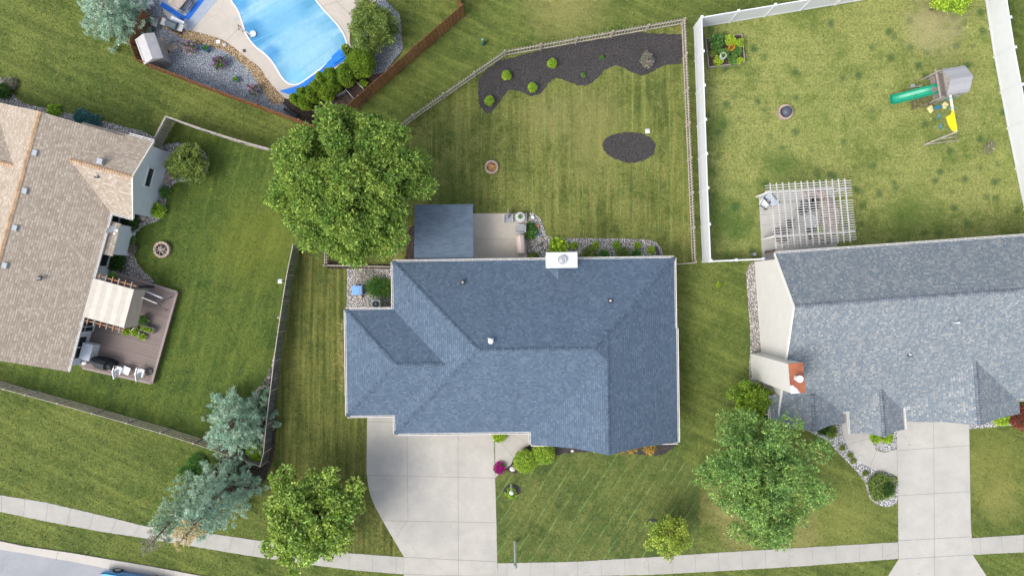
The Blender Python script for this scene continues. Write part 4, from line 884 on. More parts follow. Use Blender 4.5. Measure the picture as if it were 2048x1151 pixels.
# ============================================================ FENCES
M['cedar'] = islandmat('cedar_board', (0.25, 0.115, 0.05), 0.25); M['dslat'] = islandmat('dark_slat', (0.115, 0.115, 0.12), 0.3)
M['picket'] = islandmat('weathered_picket', (0.36, 0.33, 0.30), 0.2); M['brick'] = islandmat('ring_stone', (0.40, 0.31, 0.26), 0.25)
def fence(name, label, px, h, style, sp=2.44, group=None):
    P = [Vector((*W2(*p), 0)) for p in px]
    c = sum(P, Vector()) / len(P); t = empty(name, label, 'fence', c, 0, group)
    st = {'picket': (M['picket'], M['tanwood'], 0.09, 0.1), 'vinyl': (M['white'], M['white'], 0.13, 0.14), 'board': (M['cedar'], M['brown'], 0.1, 0.02), 'slat': (M['dslat'], M['tanwood'], 0.06, 0.0), 'rail': (M['tanwood'], M['tanwood'], 0.1, 0.03), 'grey': (M['picket'], M['oldwood'], 0.09, 0.05), 'low': (M['greywood'], M['tanwood'], 0.07, 0.02)}[style]
    pm_, om, pw_, over = st
    posts = []
    for a, b in zip(P, P[1:]):
        L = (b - a).length; d = (b - a) / L; n = max(1, round(L / sp)); an = math.atan2(d.y, d.x); nn = Vector((-d.y, d.x, 0))
        for i in range(n):
            p = a + d * L * i / n; q = a + d * L * (i + 1) / n; l = L / n; mb = MB(); mid = (p + q) / 2
            hh = h
            if style in ('picket', 'grey', 'low'):
                k = max(2, int(l / (0.19 if style == 'picket' else 0.15)))
                for z in ((0.25, h * 0.8) if style != 'low' else (0.15, h)): mb.box((mid.x, mid.y, z), (l, 0.045, 0.08), an, 1)
                if style == 'grey': mb.box((mid.x, mid.y, h + 0.01), (l, 0.11, 0.03), an, 1)
                for j in range(k):
                    r = p + d * (l * (j + 0.5) / k) + nn * 0.034
                    mb.box((r.x, r.y, h * 0.53 + random.uniform(-.01, .01)), ({'picket': 0.075, 'low': 0.03}.get(style, 0.11), 0.018, h * 0.94), an)
            elif style == 'vinyl':
                mb.box((mid.x, mid.y, h * 0.5 + 0.04), (l - 0.1, 0.035, h - 0.12), an)
                mb.box((mid.x, mid.y, h - 0.02), (l - 0.1, 0.07, 0.13), an); mb.box((mid.x, mid.y, 0.12), (l - 0.1, 0.07, 0.14), an)
            elif style == 'board':
                k = int(l / 0.145)
                for j in range(k):
                    r = p + d * (l * (j + 0.5) / k) + nn * (0.022 if j % 2 else -0.006); mb.box((r.x, r.y, h / 2 + random.uniform(-.02, .02)), (0.132, 0.02, h), an)
                for z in (0.3, h * 0.55, h - 0.25): mb.box((mid.x, mid.y, z), (l, 0.04, 0.08), an, 1)
            elif style == 'slat':
                k = int(l / 0.165)
                for j in range(k):
                    r = p + d * (l * (j + 0.5) / k) - nn * 0.03; mb.box((r.x, r.y, h / 2), (0.14, 0.02, h * 0.96), an)
                mb.box((mid.x, mid.y, h), (l, 0.05, 0.035), an, 1); mb.box((mid.x, mid.y, 0.3), (l, 0.04, 0.09), an, 0)
            elif style == 'rail':
                for z in (0.12, h * 0.38, h * 0.68, h * 0.97): mb.box((mid.x, mid.y, z), (l, 0.035, 0.085), an, 1)
                k = int(l / 0.1)
                for j in range(k):
                    r = p + d * (l * (j + 0.5) / k) + nn * 0.03; mb.box((r.x, r.y, h * 0.52), (0.05, 0.008, h), an, 2)
            mb.build({'vinyl': 'panel', 'board': 'board_panel', 'rail': 'rail_panel'}.get(style, 'picket_panel'), [pm_, om, M['greywood']], t)
            posts.append(p)
        if a is P[-2]: posts.append(b)
    for p in posts:
        mb = MB(); mb.box((p.x, p.y, (h + over) / 2), (pw_, pw_, h + over), an)
        if style == 'vinyl': mb.box((p.x, p.y, h + over + 0.015), (pw_ + 0.05, pw_ + 0.05, 0.03), an)
        mb.build('post', om, t)
    return t
fence('picket_fence', 'weathered picket fence with open gaps around the yard behind the blue roofed house', [(790, 268), (830, 238), (1010, 113), (1362, 50), (1383, 525)], 1.2, 'picket')
fence('picket_fence', 'small dark picket fence corner under the big tree beside the tree shadowed lawn', [(655, 440), (655, 531), (790, 534)], 0.9, 'picket', 2.0)
fence('wire_fence', 'short thin fence closing the gap between the blue roofed house corner and picket fence', [(1346, 529), (1381, 526)], 1.0, 'low', 1.2)
fence('vinyl_fence', 'tall solid white vinyl fence enclosing the yard with the green slide', [(1405, 523), (1399, 384), (1388, 57), (1740, -2), (1960, -40), (1970, 0), (1988, 115), (2015, 257), (2048, 418), (2060, 480)], 1.95, 'vinyl')
fence('vinyl_gate', 'low white vinyl fence run joining the tall white fence to the cream wall', [(1407, 523.5), (1512, 519)], 1.3, 'vinyl', 1.7)
fence('cedar_fence', 'tall reddish brown cedar board fence running diagonally beside the round clipped evergreens', [(690, 242), (728, 207), (860, 92), (928, 33), (905, -20), (880, -80)], 2.0, 'board')
fence('cedar_fence', 'thin looking brown cedar board fence along the blue grey gravel bed', [(640, 262), (612, 251), (450, 192), (297, 133), (285, 100), (310, 40)], 1.75, 'board')
fence('slat_fence', 'dark slatted fence with a pale top rail right of the lush green yard', [(600, 492), (588, 550), (580, 600), (571, 660), (563, 716), (556, 775), (548, 840), (543, 895), (536, 921)], 1.6, 'slat')
fence('grey_fence', 'old grey board fence running from the tan roofed house towards the big tree', [(322, 300), (352, 243), (420, 267), (490, 289), (562, 309)], 1.45, 'grey', 1.9)
fence('rail_fence', 'long pale rail fence with wire infill above the lower left lawn', [(-80, 735), (37, 772), (78, 783), (141, 800), (208, 819), (275, 838), (341, 857), (405, 877), (470, 899), (534, 921)], 1.45, 'rail', 2.3)

# ============================================================ TREES AND SHRUBS
def T3(px, py, h): return tuple(W(px, py, h))
deciduous('shade_tree', 'huge dense green shade tree between the pool garden and the blue roofed house', 'tree', T3(735, 400, 0), T3(705, 368, 6.2), (4.8, 4.85, 3.2), LM['oak'], wav=0.04, nl=310, lr=0.6, per=105, k=7, L=0.2, Wd=0.072, trunk_r=0.3, keep=lambda q: not (q[0] > 806 and q[1] > 380))
deciduous('maple_tree', 'bright green young maple beside the curved driveway edge, leafy over the sidewalk', 'tree', T3(655, 1000, 0), T3(622, 1040, 3.8), (3.0, 3.1, 2.2), LM['maple'], wav=0.1, nl=150, lr=0.46, per=50, k=6, L=0.2, Wd=0.12, trunk_r=0.13, lobes_extra=[T3(560, 960, 4) + (0.6,), T3(575, 945, 4) + (0.5,), T3(660, 950, 4.2) + (0.55,), T3(710, 975, 4) + (0.6,), T3(575, 1110, 4) + (0.6,), T3(545, 1090, 4) + (0.6,)])
lx = [(1450, 870), (1490, 840), (1560, 870), (1600, 900), (1640, 900), (1420, 935), (1410, 950), (1440, 990), (1470, 1060), (1520, 1070), (1560, 1075), (1600, 1030), (1580, 850), (1650, 985), (1530, 860), (1500, 1000), (1450, 840)]
deciduous('locust_tree', 'large airy blue green tree in front of the cream walled house corner', 'tree', T3(1490, 925, 0), T3(1525, 962, 5.5), (3.6, 3.4, 2.6), LM['locust'], wav=0.1, nl=165, lr=0.52, per=50, k=8, L=0.19, Wd=0.06, trunk_r=0.2, shell=(0.1, 1.0), lobes_extra=[T3(x, y, random.uniform(4.5, 6.5)) + (random.uniform(0.5, 0.8),) for x, y in lx])
deciduous('yellow_tree', 'small yellow green tree beside a mulch ring near the sidewalk', 'tree', T3(1310, 1048, 0), T3(1334, 1072, 2.3), (1.45, 1.35, 1.2), LM['yellow'], nl=70, lr=0.25, per=34, k=6, L=0.12, Wd=0.055, trunk_r=0.06, lobes_extra=[T3(1372, 1085, 2.3) + (0.4,), T3(1300, 1090, 2.3) + (0.35,), T3(1332, 1038, 2.4) + (0.35,)])
deciduous('dark_shrub_tree', 'yellow green leafy shrub tree against the chimney of the cream walled house', 'shrub', T3(1497, 800, 0), T3(1502, 800, 1.9), (1.35, 1.35, 1.4), LM['arb'], nl=50, lr=0.33, per=46, k=6, L=0.14, Wd=0.07, trunk_r=0.07)
deciduous('spreading_yew', 'wide feathery dark green shrub between the pool and brown cedar fence', 'shrub', T3(758, 75, 0), T3(744, 57, 1.6), (1.65, 1.75, 1.3), LM['olive'], nl=110, lr=0.27, per=38, k=7, L=0.2, Wd=0.04, trunk_r=0.07)
deciduous('weeping_shrub', 'round olive green shrub beside the gable window wall of the pale blue siding', 'shrub', T3(388, 332, 0), T3(375, 325, 1.2), (1.3, 1.35, 0.95), LM['olive'], nl=90, lr=0.25, per=38, k=7, L=0.16, Wd=0.04, trunk_r=0.06)
deciduous('lime_shrub', 'bright lime green shrub cut off by the top edge near the white fence', 'shrub', T3(1860, 20, 0), T3(1905, -8, 1.6), (1.35, 1.3, 1.1), LM['lime'], nl=45, lr=0.38, per=75, k=6, L=0.13, Wd=0.07, trunk_r=0.06)

def conifer(name, label, base, tip_px, hh, r0, mats, whorls=11, nb=11, dens=26, tipmat=None, group=None, L=0.15, droop=-0.06, lean=None, Wd=0.034, blunt=0.85, tipfrac=0.8):
    b = Vector(base); tip = W(*tip_px, hh); t = empty(name, label, 'spruce', (b.x, b.y, 0), 0, group)
    mb = MB(); mb.tube([b, b.lerp(tip, 0.5), tip], [0.13, 0.06, 0.006], 8)
    P, Nn, PT, NT_ = [], [], [], []
    for i in range(whorls):
        f = 0.05 + 0.93 * i / (whorls - 1); c = b.lerp(tip, f); r = r0 * (1 - f) ** blunt + 0.12
        n = max(4, int(nb * 0.8 * (0.45 + 0.55 * (1 - f))))
        for j in range(n):
            a = 2 * math.pi * (j + random.random() * 0.9) / n + i; rr = r * random.uniform(0.72, 1.12); up = 0.25 + 0.5 * f
            d = Vector((math.cos(a), math.sin(a), 0)); e = c + d * rr + Vector((0, 0, rr * (up - 0.2) + droop))
            mb.tube([c, (c + e) / 2 + Vector((0, 0, 0.04)), e], [0.025, 0.018, 0.006], 4, cap=False)
            m = max(5, int(dens * rr)); sidev = Vector((-d.y, d.x, 0))
            ntuft = max(3, int(rr * 7)); tuf = []
            for k in range(ntuft):
                q = random.uniform(0.3, 1.0) if k else 1.0; w = 0.34 * rr * (1.1 - q) + 0.04
                tuf.append(c.lerp(e, q) + sidev * random.uniform(-w, w) + Vector((0, 0, random.uniform(-0.05, 0.1))))
            for k in range(m):
                p = random.choice(tuf) + Vector((random.gauss(0, .055), random.gauss(0, .055), random.gauss(0, .045)))
                nv = (d * 0.9 + Vector((0, 0, 0.7)) + sidev * random.uniform(-.5, .5))
                (PT if tipmat and f > tipfrac else P).append(p); (NT_ if tipmat and f > tipfrac else Nn).append(nv)
    mb.build('trunk', M['bark'], t)
    leafobj('crown', sprigs(np.array([tuple(p) for p in P]), np.array([tuple(p) for p in Nn]), 8, L, Wd, 0.8), mats, t)
    if tipmat: leafobj('crown_tip', sprigs(np.array([tuple(p) for p in PT]), np.array([tuple(p) for p in NT_]), 6, L * 0.9, Wd * 0.7, 0.8), tipmat, t)
G_SP = 'blue spruces left of the middle house'
conifer('blue_spruce', 'broad round blue spruce at the corner where the rail and slat fences meet', T3(492, 836, 0), (446, 860), 4.4, 2.45, LM['spruce'], whorls=10, nb=15, dens=40, blunt=0.55, group=G_SP)
conifer('blue_spruce', 'tall leaning blue spruce with a dead brown tip over the sidewalk', T3(468, 955, 0), (357, 1088), 9.3, 2.35, LM['spruce'], whorls=17, nb=14, dens=34, tipmat=LM['deadneedle'], group=G_SP, tipfrac=0.8, blunt=0.8)
conifer('blue_spruce', 'thin green grey spruce with bare grey top leftmost over the sidewalk', T3(402, 975, 0), (288, 1102), 9.3, 1.65, LM['spruce_g'], whorls=16, nb=11, dens=30, tipmat=LM['dust'], group=G_SP, tipfrac=0.78)
conifer('blue_spruce', 'pale blue spruce beside the pool garden shed at the top left', T3(250, 40, 0), (195, 5), 4.4, 2.3, LM['spruce'], whorls=11, nb=14, dens=38, blunt=0.6)

# clipped evergreens along the pool
def evergreen(label, px, py, r, h, mat='arb', n=900, group=None, tipx=0.0):
    """narrow upright evergreen: px,py is where its TOP shows"""
    top = W(px, py, h * 0.8); t = empty('clipped_evergreen', label, 'evergreen', (top.x, top.y, 0), 0, group)
    q = sphere_pts(n, 0.25); ph = rng.uniform(0, 6, 3)
    w = 1 + 0.05 * (np.sin(q[:, 0:1] * 7 + ph[0]) + np.sin(q[:, 1:2] * 8 + ph[1]) + np.sin(q[:, 2:3] * 6 + ph[2]))
    ctr = np.array([top.x, top.y, h * 0.52]); P = ctr + q * np.array([r, r, h * 0.5]) * w * rng.uniform(0.9, 1.0, (n, 1))
    leafobj('foliage', sprigs(P, q + np.array([0, 0, 0.3]), 7, 0.065, 0.04, 0.6), LM[mat], t)
    m = MB(); m.lathe([(r * 0.5, 0.02 * h), (r * 0.8, 0.3 * h), (r * 0.86, 0.55 * h), (r * 0.68, 0.8 * h), (r * 0.25, 0.93 * h)], (top.x, top.y, 0), 14); m.build('dark_core', M['core_dark'], t, smooth=True)  # closed dark core behind the clipped leaves
GE = 'clipped evergreens in a row between pool and cedar fence'
evergreen('largest round clipped evergreen, right end of the row behind the pool cover', 717, 120, 0.95, 2.3, n=4200, group=GE)
evergreen('small narrow evergreen tucked against the left of the largest round one', 692, 98, 0.3, 2.4, n=300, group=GE)
for (x, y, r, h, lb) in [(686, 147, .62, 2.2, 'second evergreen from the right in the row beside the pool'), (660, 150, .55, 2.3, 'third evergreen from the right touching the folded blue tarpaulin'), (662, 167, .5, 1.9, 'evergreen on the fence side of the row with its top overlapped by two'), (641, 156, .42, 2.3, 'mid row evergreen closest to the folded blue tarpaulin'), (648, 178, .6, 1.9, 'broad mid row evergreen opposite the white low trellis'),
                         (630, 172, .38, 2.2, 'narrow evergreen left of the broad mid row one'), (618, 185, .5, 2.0, 'left half evergreen with lumpy top beside pool rim corner'), (603, 184, .38, 2.2, 'second evergreen from the left end of the pool row'), (588, 196, .32, 1.9, 'leftmost small evergreen by the pool deck corner'), (606, 202, .45, 1.6, 'low evergreen at left end nearest the huge shade tree')]:
    evergreen(lb, x, y, r, h, n=int(4200 * r * r + 350), group=GE)

# round shrubs in front of the middle house
bush('round_boxwood', 'big round clipped lime boxwood left of the pair at the front path', 'shrub', 1050.5, 922, 0.80, 1.15, LM['box'], n=2200, k=6, L=0.07, Wd=0.045, lump=0.015, group='pair of round boxwoods')
bush('round_boxwood', 'round clipped boxwood half hidden under the front eave gutter', 'shrub', 1087, 905, 0.78, 1.1, LM['box'], n=2000, k=6, L=0.07, Wd=0.045, lump=0.015, group='pair of round boxwoods')
bush('porch_shrub', 'small lime shrub with yellow flowers in the notch beside the driveway top', 'shrub', 999, 870, 0.42, 0.6, LM['lime'], n=420, flowers=LM['yelflow'], nf=12)
bush('petunia', 'magenta petunia clump beside the driveway at the front path', 'flowers', 999, 935, 0.33, 0.4, LM['mid'], n=120, flowers=LM['magenta'], nf=240, fl=0.1)
for (x, y, r) in [(1040, 938, 0.13), (1025, 937, 0.16), (1168, 893.5, 0.12), (1186, 895, 0.1), (1145, 901, 0.12), (1193, 902, 0.08)]:
    c = W(x, y, 0.1); m = MB(); m.lathe([(r, 0), (r * 1.1, r * .5), (r * .8, r * .9), (r * .3, r * 1.1)], (c.x, c.y, 0.02), 9, sx=random.uniform(.8, 1.2), sy=random.uniform(.7, 1.1))
    tag(m.build('bed_rock', plain('pale_rock_%d' % x, (0.5, 0.47, 0.44), 0.8, 0.2, 9)), {1040: 'white rock tucked under the left round boxwood edge', 1025: 'white stone between petunia and left round boxwood', 1168: 'white rock under the eave, left of two by the lilies', 1186: 'white rock right of two beneath the front roof edge', 1145: 'lone pinkish white rock in the dark front bed', 1193: 'smallest white rock on the lawn edge of the front bed'}[x], 'rock', 'rocks in the front bed')
for (x, y, lb, mt) in [(1237, 894, 'left clump of golden ornamental grass under the front roof peak', 'gold'), (1262, 892, 'middle clump of golden ornamental grass under the front eave', 'gold'), (1298, 894, 'right clump of golden ornamental grass by the front gutter corner', 'gold'), (1190, 899, 'small green flowering clump in the dark front bed', 'lime')]:
    bush('plume_plant', lb, 'plant', x, y, 0.34 if mt == 'gold' else 0.15, 0.35, LM[mt], n=90, k=7, L=0.28 if mt == 'gold' else .1, Wd=0.022, core=False)
bush('lamp_shrub', 'low yellow green plant around the white yard lamp base', 'plant', 1022, 985, 0.36, 0.35, LM['lime'], n=220, L=0.09, core=False)
# back bed of the middle house
bush('hosta', 'large lime leafy hosta just left above the white chimney', 'plant', 1116, 493, 0.52, 0.45, LM['lime'], n=110, k=5, L=0.26, Wd=0.15, core=False)
GN = 'small lime plants in the stone bed behind the chimney'
for i, (x, y, r) in enumerate([(1148, 491, .23), (1191, 490, .24), (1233, 490, .24), (1275, 490, .19), (1302, 500, .24)]):
    bush('bedding_plant', ['small lime plant first right of the hosta', 'small lime plant second right of the hosta', 'small lime plant third right of the hosta, mid bed', 'smallest lime plant fourth right of the hosta', 'lime plant at the right end beside the black edging strip'][i] + ' in stone bed', 'plant', x, y, r, 0.25, LM['lime'], n=80, k=6, L=0.11, Wd=0.05, core=False, group=GN)
for (x, y, r, lb) in [(1178, 507, .45, 'dark green and lime shrub right of the chimney against the gutter'), (1245, 508, .42, 'leafy shrub against the back gutter in the middle of the stone bed'), (1207, 509, .3, 'small blue green shrub between two leafy ones at the back gutter'), (1272, 509, .28, 'low pale green shrub at the back gutter right of the middle')]:
    bush('bed_shrub', lb, 'shrub', x, y, r, 0.5, LM['mid' if r < .35 else 'olive'], n=240, L=0.13)
bush('patio_shrub', 'tall green leafy perennial between patio edge and white stones', 'plant', 1061, 462, 0.30, 0.55, LM['mid'], n=300, ry=0.55, L=0.15)
bush('dusty_plant', 'small grey olive plant in stones left of the chimney', 'plant', 1070, 511, 0.2, 0.25, LM['olive'], n=80, core=False)
bush('daylily_clump', 'dark green daylily clump left of the pair beside the blue storage bin', 'plant', 752, 573, 0.42, 0.55, LM['mid'], n=170, k=9, L=0.42, Wd=0.028, core=False)
bush('daylily_clump', 'dark green daylily clump against the house gutter right of the other', 'plant', 772, 576, 0.38, 0.5, LM['mid'], n=150, k=9, L=0.4, Wd=0.028, core=False)
bush('twiggy_shrub', 'bare twiggy shrub in white stones below the small picket fence', 'shrub', 731, 550, 0.5, 0.6, LM['dust'], n=60, k=5, L=0.3, Wd=0.025, core=False)
for i in range(9):
    y = 650 + i * 15.5; bush('fountain_plant', 'straw coloured ornamental grass clump peeking out along the left gutter', 'plant', 693.5 + random.uniform(-3, 3), y, 0.3, 0.5, LM['straw'], n=46, k=8, L=0.42, Wd=0.02, core=False, group='straw grasses along the left wall')
# mulch bed at the back
for (x, y, lb) in [(1104, 127, 'small lime globe shrub in the long mulch bed, rightmost of four'), (1065, 175, 'small lime globe shrub near the lower scalloped edge of the mulch bed'), (1013, 151, 'small lime globe shrub near the fence in the left part of mulch bed'), (979, 202, 'small lime globe shrub at the lower left tip of mulch bed')]:
    bush('globe_shrub', lb, 'shrub', x, y, 0.30, 0.62, LM['lime'], n=430, L=0.07, Wd=0.04, lump=0.03, group='four lime globe shrubs')
bush('seedling_shrub', 'tiny dark green mound near the scalloped edge of the mulch bed', 'shrub', 1166.5, 150, 0.15, 0.22, LM['mid'], n=120, L=0.05, Wd=0.03)
bush('seedling_shrub', 'tiny dark green mound in the middle of the mulch bed', 'shrub', 1204, 115, 0.15, 0.22, LM['mid'], n=120, L=0.05, Wd=0.03)
bush('barberry', 'dusty grey pink shrub at the right of the mulch bed', 'shrub', 1294, 120, 0.44, 0.6, LM['dust'], n=330, L=0.12, Wd=0.035, core=False, flowers=LM['pink'], nf=10)
bush('sapling', 'sprawling grey green bare sapling on the lawn near the right white fence', 'shrub', 1977, 296, 0.45, 0.5, LM['dust'], n=70, k=5, L=0.22, Wd=0.025, core=False, ry=0.3, rz=0.6)
bush('weed_tuft', 'small bright yellow green tuft on the lawn right of the blue roof', 'plant', 1438, 569, 0.13, 0.12, LM['lime'], n=25, core=False)
# right house
for (x, y, r, lb, mt, h) in [(1662, 862, .42, 'yellow green shrub beside the pale stones below the left porch roof', 'olive', .6), (1762, 972, .98, 'broad yellow green juniper mat in pale stones beside the right driveway', 'olive', .45), (1752, 873, .38, 'low shrub left of two beneath the middle porch gable', 'lime', .4), (1774, 875, .36, 'low shrub right of two beneath the middle porch gable', 'lime', .4), (2003, 834, .55, 'green shrub beneath the garage eave beside the red bush', 'lime', .6), (2040, 834, .75, 'dark red leafed bush at the right edge below the garage eave', 'red', .9), (1646, 855, .45, 'dark shrub in shade under the left porch eave', 'dark', .5), (1538, 833, .5, 'dark evergreen hidden between chimney corner and large airy tree', 'dark', .8)]:
    bush('foundation_shrub', lb, 'shrub', x, y, r, h, LM[mt], n=int(900 * r), L=0.11)
bush('mugo_pine', 'small dark green pine on top of the yellow green juniper mat', 'shrub', 1774, 977, .45, .7, LM['dark'], n=300, L=0.13, Wd=0.03)
for (x, y, lb) in [(1684, 895, 'tiny yellow plant uppermost in the curved pale stone bed'), (1706, 921, 'tiny green plant halfway along the curved pale stone bed'), (1731, 946, 'tiny yellow plant lowest in the curved pale stone bed'), (1700, 909, 'tiniest green sprout in the curved pale stone bed')]:
    bush('edging_plant', lb, 'plant', x, y, 0.17, 0.15, LM['olive'], n=50, L=0.09, core=False, group='tiny plants in the curved pale stone bed')
# left house
for (x, y, r, h, lb, mt, fl) in [(232, 522, .62, .8, 'dark green round shrub between two white framed windows and the deck', 'dark', None), (258, 446, .62, .9, 'dark green shrub in the corner beneath the tan eave by the bay', 'dark', None), (316, 421, .45, .5, 'yellow flowering shrub at the end of the pale blue gable wall', 'lime', 'yelflow'), (330, 385, .32, .4, 'green perennials along the pale blue gable wall', 'mid', None), (258, 480, .38, .5, 'pink flowering shrub beside the brick edging near the bay', 'mid', 'pink'), (262, 498, .3, .4, 'dusty pink perennial below the bay wall', 'dust', 'pink'),
                                 (108, 222, .4, .5, 'lime shrub on the north side of the tan roof', 'lime', None), (165, 236, .6, .5, 'blue green juniper at the north eave of the tan roof', 'blueg', None), (186, 243, .5, .5, 'second blue green juniper along the north eave of the tan roof', 'blueg', None), (8, 182, .5, .6, 'dark shrub at the far left edge above the tan roof', 'dark', None), (20, 168, .4, .4, 'pinkish flowering plant in pale stones at the far left edge', 'dust', 'pink')]:
    bush('foundation_shrub', lb, 'shrub', x, y, r, h, LM[mt], n=int(900 * r), L=0.12, flowers=LM[fl] if fl else None, nf=50)
for (x, y, r, lb, mt, h) in [(512, 903, .6, 'bright lime shrub at the lower end of the slat fence', 'lime', .9), (530, 790, .35, 'green leafy plant with a red bloom beside the slat fence', 'mid', .4), (395, 925, .6, 'bright green ground cover shrub left of the tall leaning spruces', 'mid', .3), (375, 945, .5, 'green creeping plant at the lawn edge below the rail fence', 'mid', .25)]:
    bush('garden_shrub', lb, 'shrub', x, y, r, h, LM[mt], n=int(800 * r), L=0.13, flowers=LM['magenta'] if r == .35 else None, nf=5)
for (x, y, lb) in [(545, 745, 'pink flowering plant climbing at the slat fence, uppermost'), (535, 768, 'pink and purple flower patch in stones by the slat fence'), (540, 785, 'purple flower clump beside the wire hoop at the slat fence')]:
    bush('pink_flowers', lb, 'flowers', x, y, 0.3, 0.35, LM['mid'], n=60, flowers=LM['pink'], nf=60, core=False, group='pink flowers at the slat fence')

# ============================================================ YARD THINGS
def rot(x, y, a): return (x * math.cos(a) - y * math.sin(a), x * math.sin(a) + y * math.cos(a))
class Loc:
    """local builder: coordinates in a frame at (ox,oy,oz) turned by a"""
    def __init__(s, o, a): s.o = o; s.a = a
    def p(s, x, y, z=0): X, Y = rot(x, y, s.a); return (s.o[0] + X, s.o[1] + Y, s.o[2] + z)
def chair(name, label, cat, px, py, z0, deg, fab, fr, w=0.55, d=0.55, group=None, seat_h=0.4, back_h=0.9, arms=True, lounge=0.15):
    o = W(px, py, z0 + 0.45); o.z = z0; a = R(deg); t = empty(name, label, cat, o, a, group); L = Loc(o, a)
    m = MB(); m.box(L.p(0, 0, seat_h), (w * 0.94, d * 0.9, 0.06), a); m.build('seat', fab, t)
    m = MB(); A = Vector(L.p(0, d * 0.45, seat_h)); B = Vector(L.p(0, d * 0.45 + lounge, back_h)); m.beam(A, B, w * 0.92, 0.045); m.build('backrest', fab, t)
    for sx in (-1, 1):
        for sy in (-1, 1):
            m = MB(); m.box(L.p(sx * w * 0.46, sy * d * 0.42, seat_h / 2), (0.035, 0.035, seat_h), a); m.build('leg', fr, t)
        if arms:
            m = MB(); m.box(L.p(sx * w * 0.5, 0, seat_h + 0.22), (0.06, d, 0.03), a); m.box(L.p(sx * w * 0.5, -d * 0.42, seat_h + 0.1), (0.035, 0.035, 0.24), a); m.build('armrest', fr, t)
    return t
def pot(name, label, px, py, z0, r, h, mat, plant=None, group=None, pr=None, flowers=None, nf=0, n=120, L=0.12, fl=0.07, cat='flower pot'):
    o = W(px, py, z0 + h); o.z = z0; t = empty(name, label, cat, o, 0, group)
    m = MB(); m.lathe([(r * 0.7, 0), (r * 0.95, h * 0.7), (r, h), (r * 0.86, h), (r * 0.8, h * 0.85)], o, 20); m.build('pot', mat, t, smooth=False)
    m = MB(); m.lathe([(r * 0.84, h * 0.80), (r * 0.4, h * 0.84)], o, 14); m.build('soil', M['soil'], t)
    if plant:
        pr = pr or r; n_ = n; q = sphere_pts(n_, 0.9); q[:, 2] = abs(q[:, 2]); P = np.array([o.x, o.y, z0 + h * 0.85]) + q * np.array([pr, pr, pr * 0.7]) * rng.uniform(0.3, 1, (n_, 1))
        leafobj('foliage', sprigs(P, q + np.array([0, 0, .4]), 6, L, L * 0.4), plant, t)
        if flowers is not None:
            q = sphere_pts(nf, 0.6); q[:, 2] = abs(q[:, 2]); P = np.array([o.x, o.y, z0 + h * 0.85]) + q * np.array([pr, pr, pr * 0.75]) * 1.05
            leafobj('blossom', sprigs(P, q, 5, fl, fl * 0.7, 1.2), flowers, t)
    return t
def table_round(name, label, px, py, z0, r, h, top, fr, group=None):
    o = W(px, py, z0 + h); o.z = z0; t = empty(name, label, 'table', o, 0, group)
    m = MB(); m.lathe([(0.01, h - 0.02), (r, h - 0.02), (r, h), (0.01, h)], o, 28); m.build('tabletop', top, t)
    m = MB(); m.tube([(o.x + r * math.cos(i * math.pi / 14), o.y + r * math.sin(i * math.pi / 14), z0 + h) for i in range(29)], 0.02, 6, cap=False); m.build('table_rim', fr, t)
    for i in range(4):
        a = math.pi / 4 + i * math.pi / 2; m = MB(); m.tube([(o.x + r * .7 * math.cos(a), o.y + r * .7 * math.sin(a), z0 + h - .03), (o.x + r * .8 * math.cos(a), o.y + r * .8 * math.sin(a), z0)], 0.02, 6); m.build('leg', fr, t)
    return t
def firepit(label, px, py, r, n=14, kind='ash'):
    o = W(px, py, 0.25); o.z = 0; t = empty('fire_pit', label, 'fire pit', o); m = MB()
    for lay in range(2):
        for i in range(n):
            a0 = 2 * math.pi * (i + 0.5 * lay) / n + 0.02; a1 = a0 + 2 * math.pi / n - 0.05
            q = [(o.x + rr * math.cos(a), o.y + rr * math.sin(a)) for rr, a in ((r, a0), (r, (a0 + a1) / 2), (r, a1), (r * .72, a1), (r * .72, (a0 + a1) / 2), (r * .72, a0))]
            m.prism(q, 0.15 * lay, 0.15 * lay + 0.145)
    m.build('ring', M['brick'], t)
    m = MB(); m.lathe([(r * .72, 0.03), (r * .4, 0.06), (0.02, 0.08)], o, 16); m.build('ash_bed', M['fire'] if kind == 'fire' else M['ash'], t)
    for i in range(7 if kind != 'none' else 0):
        a = random.uniform(0, 6.3); c = Vector((o.x + random.uniform(-.1, .1), o.y + random.uniform(-.1, .1), 0.13 + 0.02 * i)); d = Vector((math.cos(a), math.sin(a), 0.1)) * r * 0.55
        m = MB(); m.tube([c - d, c + d], 0.03, 6); m.build('log', M['tanwood'] if kind != 'fire' else M['fire'], t)
    return t, o
# middle yard
firepit('brick ring fire pit with glowing embers on the fenced lawn', 983, 334, 0.46, kind='fire')
firepit('large pale brick ring fire pit full of sticks on the lush left lawn', 323, 499, 0.56)
tf, o = firepit('stone ring fire pit with a dark domed lid on the play yard lawn', 1571, 224, 0.52, kind='none')
m = MB(); m.lathe([(0.36, 0.30), (0.33, 0.42), (0.22, 0.52), (0.05, 0.56)], (o.x + .07, o.y + 0.03, 0), 20)
tag(m.build('steel_dome', plain('dark_steel_lid', (0.07, 0.08, 0.11), 0.35), smooth=True), 'dark domed steel lid lying on the stone ring fire pit', 'lid')
chair('patio_chair', 'grey mesh armchair with its back to the lawn, beside the round glass table', 'chair', 1016, 437, 0.04, 0, M['fabric_g'], M['metal'], 0.58, 0.55, 'grey mesh patio armchairs')
chair('patio_chair', 'grey mesh armchair between the round table and the beige covered grill', 'chair', 1039, 458, 0.04, -90, M['fabric_g'], M['metal'], 0.55, 0.6, 'grey mesh patio armchairs')
table_round('glass_table', 'round glass patio table with a small green plant on it', 1040, 434, 0.04, 0.33, 0.6, plain('frosted_glass', (0.48, 0.5, 0.49), 0.15), M['metal'])
